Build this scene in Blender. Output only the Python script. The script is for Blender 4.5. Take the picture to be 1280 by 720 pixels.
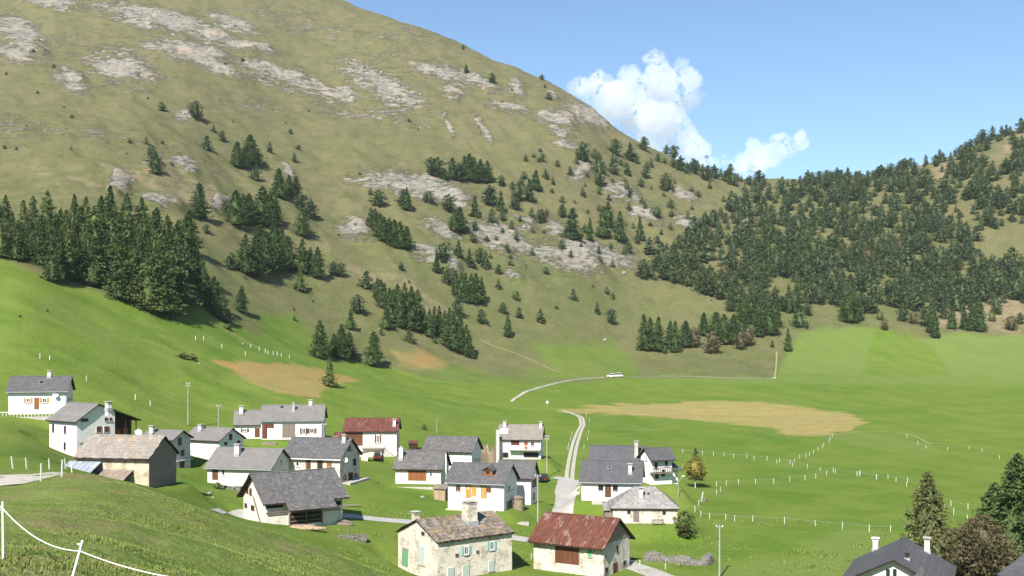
import bpy, math, random
import numpy as np
from mathutils import Matrix, Vector

for o in list(bpy.data.objects): bpy.data.objects.remove(o)
S = bpy.context.scene; COL = S.collection
R = math.radians
F = 1372.0; HY = 430.0; CZ = 30.0          # focal length in photo pixels, horizon row, eye level
HAZE = .00005

# ------------------------------------------------------------------ camera, sky, sun, exposure
cam = bpy.data.cameras.new('camera'); co = bpy.data.objects.new('camera', cam); COL.objects.link(co)
cam.sensor_width = 36; cam.lens = 36*F/1280; cam.shift_y = (HY-360)/1280
cam.clip_start = .2; cam.clip_end = 30000
co.location = (0, 0, CZ); co.rotation_euler = (R(90), 0, 0); S.camera = co
SUN_AZ, SUN_EL = R(20), R(42)              # behind the camera, 20 degrees to its left
W = bpy.data.worlds.new('World'); S.world = W; W.use_nodes = True
wn = W.node_tree; bg = wn.nodes['Background']
sky = wn.nodes.new('ShaderNodeTexSky'); sky.sky_type = 'NISHITA'; sky.sun_disc = False
sky.sun_elevation = SUN_EL; sky.sun_rotation = math.pi+SUN_AZ
sky.altitude = 1400; sky.air_density = 1.0; sky.dust_density = .3; sky.ozone_density = .6
tint = wn.nodes.new('ShaderNodeMix'); tint.data_type = 'RGBA'; tint.blend_type = 'MULTIPLY'; tint.inputs[0].default_value = 1; tint.inputs[7].default_value = (.84, .98, 1.07, 1)
wn.links.new(sky.outputs[0], tint.inputs[6]); wn.links.new(tint.outputs[2], bg.inputs[0]); bg.inputs[1].default_value = .080
sl = bpy.data.lights.new('sun', 'SUN'); so = bpy.data.objects.new('sun', sl); COL.objects.link(so)
sl.energy = 5.0; sl.angle = R(.5); sl.color = (1, .95, .86)
so.location = (-200, -200, 300)
so.rotation_euler = Vector((-math.sin(SUN_AZ)*math.cos(SUN_EL), -math.cos(SUN_AZ)*math.cos(SUN_EL), math.sin(SUN_EL))).to_track_quat('Z', 'Y').to_euler()
S.view_settings.view_transform = 'Standard'; S.view_settings.look = 'None'
S.view_settings.exposure = 1.0; S.view_settings.gamma = 1
S.cycles.use_denoising = True; S.cycles.max_bounces = 6; S.cycles.transparent_max_bounces = 6
S.cycles.volume_bounces = 2; S.cycles.volume_step_rate = 4

# ------------------------------------------------------------------ noise in numpy
_rg = np.random.RandomState(7); _P = _rg.rand(256, 256)
def vnoise(x, y):
    xi = np.floor(x).astype(int); yi = np.floor(y).astype(int); a = x-xi; b = y-yi
    a = a*a*(3-2*a); b = b*b*(3-2*b)
    g = lambda i, j: _P[i & 255, j & 255]
    return (g(xi, yi)*(1-a)+g(xi+1, yi)*a)*(1-b)+(g(xi, yi+1)*(1-a)+g(xi+1, yi+1)*a)*b-.5
def fbm(x, y, s, o=4):
    r = 0; a = 1.; t = 0
    for k in range(o):
        r = r+a*vnoise(x/s+17.3*k, y/s+9.1*k); t += a; a *= .5; s *= .5
    return r/t*2
def pchip(x, y, q):
    x = np.array(x, float); y = np.array(y, float); h = np.diff(x); d = np.diff(y)/h; m = np.zeros(len(x))
    for i in range(1, len(x)-1):
        if d[i-1]*d[i] > 0:
            w1 = 2*h[i]+h[i-1]; w2 = h[i]+2*h[i-1]; m[i] = (w1+w2)/(w1/d[i-1]+w2/d[i])
    m[0] = d[0]; m[-1] = d[-1]
    i = np.clip(np.searchsorted(x, q)-1, 0, len(h)-1); t = np.clip((q-x[i])/h[i], 0, 1); hh = h[i]
    return y[i]*(1+2*t)*(1-t)**2+hh*m[i]*t*(1-t)**2+y[i+1]*t*t*(3-2*t)+hh*m[i+1]*t*t*(t-1)
def sdist(poly, U, V):
    P = np.array(poly, float); Q = np.roll(P, -1, 0); d = np.full(U.shape, 1e9); ins = np.zeros(U.shape, bool)
    for (ax, ay), (bx, by) in zip(P, Q):
        ex, ey = bx-ax, by-ay; t = np.clip(((U-ax)*ex+(V-ay)*ey)/(ex*ex+ey*ey+1e-9), 0, 1)
        d = np.minimum(d, np.hypot(U-ax-t*ex, V-ay-t*ey))
        if ay != by: ins ^= ((ay > V) != (by > V)) & (U < ex*(V-ay)/(by-ay)+ax)
    return np.where(ins, d, -d)
def sstep(a, b, x):
    t = np.clip((x-a)/(b-a), 0, 1); return t*t*(3-2*t)

# ------------------------------------------------------------------ terrain lattice: real heights on a fan of ground points
TB = {
-300: [(3,1350),(10,900),(21,700),(45,626),(80,598),(100,590),(140,565),(200,505),(250,415),(330,300),(450,215),(620,130),(850,40),(1150,-60),(1300,-75),(1700,0),(2600,260)],
0: [(3,1300),(10,900),(21,705),(45,632),(70,606),(80,597),(105,585),(140,562),(200,516),(250,430),(320,332),(450,240),(620,150),(850,50),(1150,-70),(1300,-95),(1700,-20),(2600,250)],
100: [(3,1300),(10,900),(21,712),(45,638),(65,603),(75,594),(90,594),(110,592),(140,588),(178,570),(215,520),(250,460),(330,362),(450,250),(620,160),(850,60),(1150,-60),(1300,-82),(1700,0),(2600,260)],
200: [(3,1300),(10,930),(21,740),(45,664),(62,624),(72,613),(95,626),(130,615),(145,612),(180,588),(215,545),(260,490),(320,415),(345,388),(450,285),(620,180),(850,75),(1150,-35),(1280,-58),(1700,20),(2600,280)],
300: [(3,1300),(10,960),(21,780),(45,693),(60,660),(68,652),(85,668),(120,662),(145,645),(175,606),(210,572),(235,550),(260,520),(310,467),(370,425),(420,380),(520,300),(650,215),(850,110),(1100,0),(1250,-35),(1700,40),(2600,290)],
400: [(3,1300),(10,1000),(21,830),(45,735),(58,697),(65,687),(80,700),(115,695),(145,660),(180,610),(215,574),(240,552),(270,522),(330,480),(410,447),(470,400),(560,320),(680,235),(850,145),(1050,50),(1200,-2),(1280,-10),(1700,70),(2600,300)],
500: [(3,1300),(10,1060),(21,900),(45,790),(58,738),(68,726),(85,745),(115,733),(145,676),(180,622),(240,572),(290,530),(350,495),(430,465),(480,430),(560,350),(680,260),(850,165),(1020,70),(1150,24),(1220,22),(1700,110),(2600,320)],
600: [(3,1300),(10,1150),(21,1000),(60,810),(100,768),(130,728),(160,661),(180,634),(210,602),(240,576),(300,540),(370,508),(440,480),(500,455),(570,390),(680,290),(850,190),(1000,108),(1120,67),(1180,66),(1700,150),(2600,330)],
700: [(3,1300),(10,1180),(21,1070),(60,840),(100,775),(130,730),(160,668),(180,640),(210,606),(240,580),(300,545),(370,515),(440,487),(500,468),(560,432),(640,360),(760,270),(900,185),(1020,125),(1100,108),(1160,110),(1700,200),(2600,340)],
800: [(3,1300),(10,1200),(21,1100),(60,850),(100,775),(130,730),(165,664),(185,637),(210,610),(240,582),(300,548),(370,520),(440,494),(510,471),(560,455),(620,420),(700,360),(800,285),(950,210),(1060,178),(1120,180),(1700,260),(2600,350)],
950: [(3,1300),(10,1200),(21,1100),(60,850),(100,778),(130,732),(165,664),(220,605),(290,560),(360,528),(440,498),(510,474),(560,455),(640,405),(720,350),(850,280),(1000,238),(1100,224),(1160,226),(1700,300),(2600,360)],
1100: [(3,1300),(10,1200),(21,1100),(60,850),(100,778),(130,732),(165,664),(220,605),(290,562),(360,530),(440,502),(510,480),(580,450),(650,402),(750,340),(870,270),(1000,226),(1060,216),(1120,218),(1700,290),(2600,360)],
1280: [(3,1300),(10,1200),(21,1100),(60,850),(100,770),(130,722),(165,660),(220,606),(290,567),(360,535),(440,505),(520,480),(590,445),(660,405),(740,340),(850,260),(980,180),(1060,155),(1130,160),(1700,260),(2600,350)],
1600: [(3,1300),(10,1200),(21,1090),(60,830),(100,750),(130,705),(165,650),(220,600),(290,565),(360,530),(440,495),(520,460),(590,410),(660,350),(740,280),(850,190),(980,115),(1060,95),(1130,100),(1700,220),(2600,340)],
}
us = np.concatenate([np.linspace(-2600, -420, 30), np.arange(-400, -60, 14), np.arange(-60, 1340, 2.5), np.arange(1340, 1700, 14), np.linspace(1720, 3800, 30)])
ys = np.concatenate([np.exp(np.linspace(math.log(2.5), math.log(12), 14))[:-1], np.exp(np.linspace(math.log(12), math.log(110), 130))[:-1],
    np.exp(np.linspace(math.log(110), math.log(1320), 400))[:-1], np.exp(np.linspace(math.log(1320), math.log(2600), 24))])
lY = np.log(ys)
keys = sorted(TB)
cols = np.array([pchip([math.log(a) for a, b in TB[k]], [b for a, b in TB[k]], lY) for k in keys])
uc = np.clip(us, -300, 1600)
PY = np.empty((len(us), len(ys)))
for j in range(len(ys)): PY[:, j] = pchip(keys, cols[:, j], uc)
# soften the seams between the ruling columns
def smooth(A, n, ax):
    for _ in range(n):
        A = np.pad(A, [(1, 1) if a == ax else (0, 0) for a in (0, 1)], 'edge')
        A = (A[:-2]+2*A[1:-1]+A[2:])/4 if ax == 0 else (A[:, :-2]+2*A[:, 1:-1]+A[:, 2:])/4
    return A
core = (us > -61) & (us < 1341)
PY[core] = smooth(PY[core], 120, 0); PY = smooth(PY, 6, 1)
U, Y = np.meshgrid(us, ys, indexing='ij')
X = (U-640)/F*Y
Z = (HY-PY)/F*Y
# relief
hill = sstep(430, 620, Y)*sstep(8, 40, Z+26)
rise = sstep(0, 60, Z)*sstep(300, 500, Y)
ed = 1-sstep(1100, 1500, Y)*.6
Z += rise*ed*(fbm(X+300, Y, 150, 3)*6-np.abs(fbm(X*1.1+.5*Y, Y*.45, 60, 4))*7+fbm(X, Y+90, 18, 5)*2.6)
mead = (1-rise)*sstep(90, 140, Y)
Z += mead*(fbm(X, Y, 38, 3)*.55+fbm(X, Y, 9, 3)*.12)
Z += mead*sstep(215, 260, Y)*sstep(20, -40, X)*(fbm(X-.3*Y, Y, 26, 4)*1.3-np.abs(fbm(X+40, Y*1.4, 34, 3))*1.6)
near = 1-sstep(80, 110, Y)
Z += near*(fbm(X+50, Y, 7, 4)*.42+fbm(X, Y, 1.6, 3)*.12)*sstep(5, 20, Y)

# ------------------------------------------------------------------ pixel-measured masks of what the ground is made of
PU, PV = U, HY-Z*F/Y
far = sstep(85, 120, Y)
wob = fbm(X, Y, 30, 4)
wobf = fbm(X*.6, Y, 6, 4)
def pmask(poly, soft=4, wb=6): return sstep(-soft, soft, sdist(poly, PU, PV)+wob*wb+wobf*wb*1.1)
meadow = pmask([(-900,300),(0,322),(70,352),(140,362),(190,392),(213,400),(232,378),(258,380),(290,408),(340,432),(400,447),(480,460),(560,474),(640,480),(700,474),(790,470),(970,471),(985,440),(1000,418),(1060,405),(1100,404),(1150,424),(1200,412),(1280,420),(3000,430),(3000,1500),(-3000,1500),(-3000,300)], 5, 6)*(Y < 640)
wob2 = fbm(X*.5, Y, 7, 5)
parcel = np.maximum.reduce([pmask([(972,468),(985,440),(1003,416),(1062,403),(1095,404),(1078,470)], 3, 3)*.8, pmask([(1150,424),(1205,411),(1285,418),(1400,425),(1400,462),(1280,470),(1190,473),(1172,440)], 4, 4), pmask([(900,470),(970,470),(1300,472),(1300,484),(1100,480),(960,478),(800,474)], 3, 3)*.6,
    pmask([(1000,545),(1085,540),(1160,556),(1165,570),(1060,556)], 4, 5)*.6, pmask([(900,700),(1000,690),(1080,660),(1120,680),(1060,716),(900,720)], 10, 14)*.8, pmask([(60,372),(120,415),(200,452),(235,440),(250,452),(190,462),(100,418),(50,380)], 6, 8)*.6])
green2 = np.maximum(pmask([(330,395),(370,400),(400,440),(450,460),(380,452),(330,430)], 10, 12), pmask([(668,430),(760,424),(795,450),(800,474),(620,484),(480,464),(560,462),(650,468),(690,462)], 9, 8)*.75)*(Y < 760)*(Y > 200)
hay = np.maximum.reduce([pmask([(262,452),(300,448),(400,462),(448,476),(412,484),(395,496),(345,494),(300,472)], 2, 6)*(Y < 420),
    pmask([(700,513),(790,504),(900,502),(1000,507),(1060,514),(1086,528),(1062,539),(1015,547),(985,544),(965,533),(860,522),(790,518)], 2, 5),
    pmask([(492,440),(530,438),(550,455),(525,465),(498,456)], 6, 8)*.8*(Y > 380)*(Y < 560)])*(Y < 520)
RK = [(25,45,40,18,30),(20,70,24,9,10),(205,28,88,13,14),(265,48,45,8,14),(310,60,32,6,8),(290,30,34,9,18),(150,85,46,20,15),(90,103,26,12,32),(230,65,60,11,10),(275,85,32,8,25),
(358,98,62,13,18),(405,115,18,9,30),(230,147,16,6,0),(480,110,52,18,27),(430,118,20,10,5),(547,90,46,10,16),(565,115,14,9,35),(602,104,32,7,22),(645,112,12,12,40),(637,135,28,6,12),(697,150,28,12,8),
(737,145,30,12,24),(700,168,18,4,5),(710,181,22,5,8),(727,215,10,14,50),(517,232,60,15,8),(562,247,30,10,10),(445,288,22,14,25),(553,287,24,9,22),(620,295,36,15,15),(636,308,36,7,8),(655,280,18,7,20),
(702,290,26,9,30),(718,320,62,18,4),(760,325,30,10,10),(545,320,34,9,10),(566,332,14,7,40),(780,242,26,11,18),(725,212,8,12,45),(604,161,4,22,-32),(560,155,3,20,-25),(190,205,12,6,20),(228,201,16,6,0),(240,212,12,5,10),
(150,230,14,14,40),(205,255,26,9,10),(275,257,24,7,-5),(805,270,22,8,25),(860,280,25,7,25),(640,345,14,6,20),(935,275,10,6,20),(70,5,36,8,10),(690,120,9,4,30),(855,245,18,5,20),(1075,215,6,5,0),(1150,275,6,9,0),(358,212,14,4,45)]
rock = np.zeros(U.shape)
sel = Y > 380
for cx, cy, rx, ry, an in RK:
    a = R(an); dx, dy = PU[sel]-cx, PV[sel]-cy
    e = ((dx*math.cos(a)+dy*math.sin(a))/rx)**2+((dy*math.cos(a)-dx*math.sin(a))/ry)**2
    rock[sel] = np.maximum(rock[sel], np.exp(-e*.75))
speck = sstep(.1, .8, fbm(X, Y, 120, 2)+.55-np.abs(PV-150)/260)*sel*.34*(PU < 900)
rock = np.maximum(rock, speck)*(Y < 1500)
bare = np.maximum.reduce([pmask([(1255,165),(1285,160),(1290,200),(1262,200)], 5, 8)*.7, pmask([(1160,400),(1180,380),(1280,360),(1300,418),(1200,414)], 8, 18)*.8, pmask([(1168,205),(1185,200),(1190,230),(1172,240)], 5, 8)*.7, pmask([(270,235),(200,215),(130,210),(160,225),(260,262)], 6, 18)*.6, pmask([(20,200),(80,215),(160,240),(70,230)], 6, 18)*.5,
    pmask([(425,335),(520,350),(560,400),(470,350)], 5, 14)*.5])*(Y > 380)
Z += sel*(fbm(X, Y*1.3, 10, 4)*3.+np.abs(fbm(X*.7+Y*.3, Y*1.6, 22, 5))*9)*sstep(.2, .7, rock)

# ------------------------------------------------------------------ houses: where they stand, from their measured corners
HS = {}
def fit(xl, xr, xs, side, q, Yn):
    best = None
    for i in range(-800, 801):
        t = R(i/10.); c, s = math.cos(t), math.sin(t); k0, k1, k2 = (xl-640)/F, (xr-640)/F, (xs-640)/F
        d1 = c-k0*s if side == 'R' else c-k1*s; d2 = s+k2*c
        if abs(d1) < 1e-6 or abs(d2) < 1e-6: continue
        if side == 'R': L = (k1-k0)*Yn/d1; Wd = (k1-k2)*Yn/d2; ok = math.sin(t+math.atan(k1)) < 0
        else: L = (k1-k0)*Yn/d1; Wd = (k0-k2)*Yn/d2; ok = math.sin(t+math.atan(k0)) > 0
        if not ok or not 1 < L < 40 or not 1 < Wd < 40: continue
        e = abs(math.log(Wd/L/q))
        if best is None or e < best[0]: best = (e, t, L, Wd)
    return best[1:]
def defhouse(n, xl, xr, xs, side, q, Yn, yb, ye, yr, ridge='a'):
    t, L, Wd = fit(xl, xr, xs, side, q, Yn)
    a = np.array([math.cos(t), math.sin(t)]); b = np.array([-a[1], a[0]])
    P = np.array([((xr if side == 'R' else xl)-640)/F*Yn, Yn])
    C = P+(-a*L/2 if side == 'R' else a*L/2)+b*Wd/2
    zb = (HY-yb)*Yn/F; H = (yb-ye)*Yn/F
    Pp = (P+b*Wd/2) if ridge == 'a' else (P+(-a if side == 'R' else a)*L/2)
    rise = (HY-yr)*Pp[1]/F-zb-H
    HS[n] = dict(C=C, t=t, L=L, W=Wd, zb=zb, H=H, rise=rise, a=a, b=b, side=side, ridge=ridge)
for r in [('A',10.5,83,91,'R',.75,200,517,488.5,470),('B',95.8,143.6,61.7,'L',1.1,178,570.5,526,506,'b'),('C',97,186,220,'R',.7,145,612,573,544.7),
('D',176,215,238,'R',.9,190,592,550,538),('E',231,274,304,'R',.8,205,578,551,535),('G',259.4,338,364,'R',.75,175,611,586,561),
('Hb',333,428,304.4,'L',.75,145,664,629,592),('I',354,425,449.5,'R',.8,180,604.8,573.5,548),('J',326.7,402.5,407,'R',.7,235,549,525,506),
('Jw',294,326.7,329,'R',.9,236,548,530.5,512.5),('K',431,495.7,499.5,'R',.7,235,570,539,522.5),('M',530,589.5,601,'R',.75,205,590,565,546),
('N',494.4,551,561,'R',.85,190,605.5,586.5,563),('O',560,630,646,'R',.75,168,639,604.5,580),('Oa',622,663.5,671,'R',.8,176,632,597.5,576),
('Q',623.7,675.7,679,'R',.75,230,574,549.5,531),('T',547,640,497.7,'L',.8,130,727,677,649.5),('V',667,754.5,787,'R',.75,135,722,684.5,648),
('X',727,800,803,'R',.9,175,627,603,576),('Za',738,803,806,'R',.75,195,600,578,557.5),('Z',814,840,801,'L',1.0,190,606,574.5,560,'a'),
('S',766,847,763,'L',.8,160,654,635,608)]:
    defhouse(*r)
tY = R(-24); aY = np.array([math.cos(tY), math.sin(tY)]); bY = np.array([-aY[1], aY[0]])
HS['Y'] = dict(C=np.array([(1117.5-640)/F*110, 110.])+bY*6.2, t=tY, L=9.6, W=12.4, zb=-28.8, H=4.5, rise=2.8, a=aY, b=bY, side='R', ridge='b')
# the ground meets each house at its own level
num = np.zeros(Z.shape); den = np.zeros(Z.shape); keep = np.ones(Z.shape)
for h in HS.values():
    r = max(h['L'], h['W'])+9
    m = (np.abs(X-h['C'][0]) < r) & (np.abs(Y-h['C'][1]) < r)
    dx, dy = X[m]-h['C'][0], Y[m]-h['C'][1]
    lx = np.abs(dx*h['a'][0]+dy*h['a'][1])-h['L']/2; ly = np.abs(dx*h['b'][0]+dy*h['b'][1])-h['W']/2
    d = np.hypot(np.maximum(lx, 0), np.maximum(ly, 0)); w = 1-sstep(.6, 5, d)
    num[m] += w*h['zb']; den[m] += w; keep[m] *= (1-w)
Z = np.where(den > 1e-6, Z*keep+(1-keep)*num/np.maximum(den, 1e-6), Z)
Zw = Z+CZ
PYf = HY-Z*F/Y
def latt(u, y, A):
    iu = np.clip(np.searchsorted(us, u)-1, 0, len(us)-2); iy = np.clip(np.searchsorted(ys, y)-1, 0, len(ys)-2)
    a = (u-us[iu])/(us[iu+1]-us[iu]); b = (y-ys[iy])/(ys[iy+1]-ys[iy])
    return (A[iu, iy]*(1-a)+A[iu+1, iy]*a)*(1-b)+(A[iu, iy+1]*(1-a)+A[iu+1, iy+1]*a)*b
def gz(x, y): return latt(640+F*x/y, y, Zw)
def ray(px, py, ymin=12.):
    iu = int(np.clip(np.searchsorted(us, px)-1, 0, len(us)-2)); a = (px-us[iu])/(us[iu+1]-us[iu])
    c = PYf[iu]*(1-a)+PYf[iu+1]*a
    j0 = int(np.searchsorted(ys, ymin)); k = np.nonzero(c[j0:] <= py)[0]
    if len(k) == 0: return None
    j = j0+int(k[0])
    if j == 0: j = 1
    b = min(1, max(0, (c[j-1]-py)/(c[j-1]-c[j]+1e-9))); y = ys[j-1]+b*(ys[j]-ys[j-1])
    x = (px-640)/F*y
    return (float(x), float(y), float(gz(x, y)))

# ------------------------------------------------------------------ materials
def nodes(name):
    m = bpy.data.materials.new(name); m.use_nodes = True; t = m.node_tree
    return m, t, t.nodes['Principled BSDF']
class G:
    def __init__(s, name):
        s.m, s.t, s.b = nodes(name); s.b.inputs['Roughness'].default_value = .85; s.b.inputs['Specular IOR Level'].default_value = .2
        s.tc = s.t.nodes.new('ShaderNodeTexCoord').outputs['Object']
    def N(s, k, **kw):
        n = s.t.nodes.new(k)
        for a, b in kw.items(): setattr(n, a, b)
        return n
    def L(s, a, b): s.t.links.new(a, b)
    def setv(s, sock, v):
        if hasattr(v, 'is_linked') or hasattr(v, 'links'): s.L(v, sock)
        else: sock.default_value = v
    def world(s):
        g = s.N('ShaderNodeNewGeometry'); return g.outputs['Position']
    def noise(s, scale, detail=4, vec=None, rough=.55, stretch=None, dist=0):
        v = vec or s.tc
        if stretch:
            mp = s.N('ShaderNodeMapping'); mp.inputs['Scale'].default_value = stretch; s.L(v, mp.inputs[0]); v = mp.outputs[0]
        n = s.N('ShaderNodeTexNoise'); n.inputs['Scale'].default_value = scale; n.inputs['Detail'].default_value = detail
        n.inputs['Roughness'].default_value = rough; n.inputs['Distortion'].default_value = dist; s.L(v, n.inputs['Vector']); return n.outputs[0]
    def vor(s, scale, feat='F1', out=0, vec=None, stretch=None, rnd=1):
        v = vec or s.tc
        if stretch:
            mp = s.N('ShaderNodeMapping'); mp.inputs['Scale'].default_value = stretch; s.L(v, mp.inputs[0]); v = mp.outputs[0]
        n = s.N('ShaderNodeTexVoronoi', feature=feat); n.inputs['Scale'].default_value = scale; n.inputs['Randomness'].default_value = rnd; s.L(v, n.inputs['Vector']); return n.outputs[out]
    def ramp(s, v, a, b, c0=(0,0,0,1), c1=(1,1,1,1)):
        r = s.N('ShaderNodeMapRange', interpolation_type='SMOOTHSTEP'); r.inputs[1].default_value = a; r.inputs[2].default_value = b; s.L(v, r.inputs[0]); return r.outputs[0]
    def mix(s, f, a, b, mode='MIX'):
        n = s.N('ShaderNodeMix', data_type='RGBA', blend_type=mode)
        s.setv(n.inputs[0], f)
        for sock, v in ((n.inputs[6], a), (n.inputs[7], b)):
            if isinstance(v, tuple): sock.default_value = (*v[:3], 1)
            else: s.L(v, sock)
        return n.outputs[2]
    def math(s, op, a, b=0.):
        n = s.N('ShaderNodeMath', operation=op); s.setv(n.inputs[0], a); s.setv(n.inputs[1], b); return n.outputs[0]
    def attr(s, name, out='Fac'):
        n = s.N('ShaderNodeAttribute', attribute_name=name); return n.outputs[out]
    def col(s, c):
        if isinstance(c, tuple): s.b.inputs['Base Color'].default_value = (*c[:3], 1)
        else: s.L(c, s.b.inputs['Base Color'])
    def bump(s, h, d, st=1):
        n = s.N('ShaderNodeBump'); n.inputs['Distance'].default_value = d; n.inputs['Strength'].default_value = st; s.L(h, n.inputs['Height']); s.L(n.outputs[0], s.b.inputs['Normal'])

def M_plaster(name, c, dirt=(.35,.31,.25), amt=.5):
    g = G(name); n1 = g.ramp(g.noise(.9, 5), .45, .75); n2 = g.ramp(g.noise(5, 4, stretch=(1, 1, .25)), .5, .8)
    k = g.math('MULTIPLY', g.math('ADD', g.math('MULTIPLY', n1, .55), g.math('MULTIPLY', n2, .45)), amt)
    g.col(g.mix(k, c, dirt)); g.bump(g.noise(14, 4), .02); return g.m
def M_stone(name, c0, c1, mortar, sc=2.6, wash=None, wamt=0):
    g = G(name); cell = g.vor(sc, 'F1', 1, stretch=(1, 1, 1.7)); e = g.vor(sc, 'DISTANCE_TO_EDGE', 0, stretch=(1, 1, 1.7))
    sx = g.N('ShaderNodeSeparateColor'); g.L(cell, sx.inputs[0])
    base = g.mix(sx.outputs[0], c0, c1); base = g.mix(g.ramp(g.noise(8, 4), .35, .7), base, tuple(x*.6 for x in c0))
    c = g.mix(g.ramp(e, .02, .09), mortar, base)
    if wash: c = g.mix(g.math('MULTIPLY', g.ramp(g.noise(.8, 5, rough=.65), .38, .55), wamt), c, wash)
    g.col(c); g.bump(g.math('ADD', g.ramp(e, 0, .15), g.noise(10, 3)), .06); return g.m
def M_roof(name, c0, c1, lichen, lam, course=.34, bump=.03, patch=None, lsc=3.):
    g = G(name); sp = g.N('ShaderNodeSeparateXYZ'); g.L(g.tc, sp.inputs[0])
    row = g.math('FLOOR', g.math('DIVIDE', sp.outputs[2], course*.55))
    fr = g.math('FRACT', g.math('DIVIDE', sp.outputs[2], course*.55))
    w = g.N('ShaderNodeCombineXYZ'); xy = g.math('ADD', g.math('MULTIPLY', sp.outputs[0], 2.6), g.math('MULTIPLY', sp.outputs[1], .02))
    g.L(g.math('FLOOR', g.math('ADD', xy, g.math('MULTIPLY', row, .37))), w.inputs[0]); g.L(row, w.inputs[1])
    wn_ = g.N('ShaderNodeTexWhiteNoise'); g.L(w.outputs[0], wn_.inputs[0])
    c = g.mix(wn_.outputs[0], c0, c1)
    c = g.mix(g.math('MULTIPLY', g.ramp(g.noise(lsc, 6, rough=.75), .52, .68), lam), c, lichen)
    c = g.mix(g.math('MULTIPLY', g.ramp(g.noise(.7, 4), .35, .75), .35), c, tuple(x*.62 for x in c0))
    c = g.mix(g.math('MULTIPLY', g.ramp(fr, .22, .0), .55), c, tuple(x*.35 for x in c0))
    if patch: c = g.mix(g.ramp(g.noise(.9, 5, rough=.7), .56, .64), c, patch)
    g.col(c); g.bump(g.math('ADD', fr, g.math('MULTIPLY', wn_.outputs[0], .6)), bump); g.b.inputs['Roughness'].default_value = .7; return g.m
def M_wood(name, c, c2, sc=6.):
    g = G(name); n = g.noise(sc, 5, stretch=(2.5, 2.5, .2)); v = g.vor(4.5, 'F1', 1, stretch=(1, 1, .01)); s_ = g.N('ShaderNodeSeparateColor'); g.L(v, s_.inputs[0])
    g.col(g.mix(g.ramp(n, .35, .7), g.mix(s_.outputs[1], c, tuple(x*.6 for x in c)), c2)); g.bump(n, .01); return g.m
def M_flat(name, c, rough=.6, metal=0, var=.25, sc=6):
    g = G(name); g.col(g.mix(g.math('MULTIPLY', g.noise(sc, 4), 1.), tuple(x*(1-var) for x in c), tuple(min(1, x*(1+var)) for x in c))); g.b.inputs['Roughness'].default_value = rough; g.b.inputs['Metallic'].default_value = metal; return g.m
def M_metalroof(name, c, c2, pale, pam, along=2.2):
    g = G(name); sp = g.N('ShaderNodeSeparateXYZ'); g.L(g.tc, sp.inputs[0])
    fr = g.math('FRACT', g.math('MULTIPLY', sp.outputs[0], along)); rid = g.ramp(g.math('ABSOLUTE', g.math('SUBTRACT', fr, .5)), .38, .5)
    c_ = g.mix(g.ramp(g.noise(1.1, 6, rough=.7, stretch=(1.6, .6, .6)), .36, .66), c, c2)
    c_ = g.mix(g.math('MULTIPLY', g.ramp(g.noise(.55, 5, rough=.72, stretch=(1.3, .7, .7)), .56, .63), pam), c_, pale)
    c_ = g.mix(g.math('MULTIPLY', rid, .45), c_, tuple(x*.35 for x in c))
    g.col(c_); g.bump(rid, .05); g.b.inputs['Roughness'].default_value = .55; return g.m
def M_glass(name):
    g = G(name); g.col((.02,.025,.03)); g.b.inputs['Roughness'].default_value = .08; g.b.inputs['Specular IOR Level'].default_value = .6; return g.m
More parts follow.
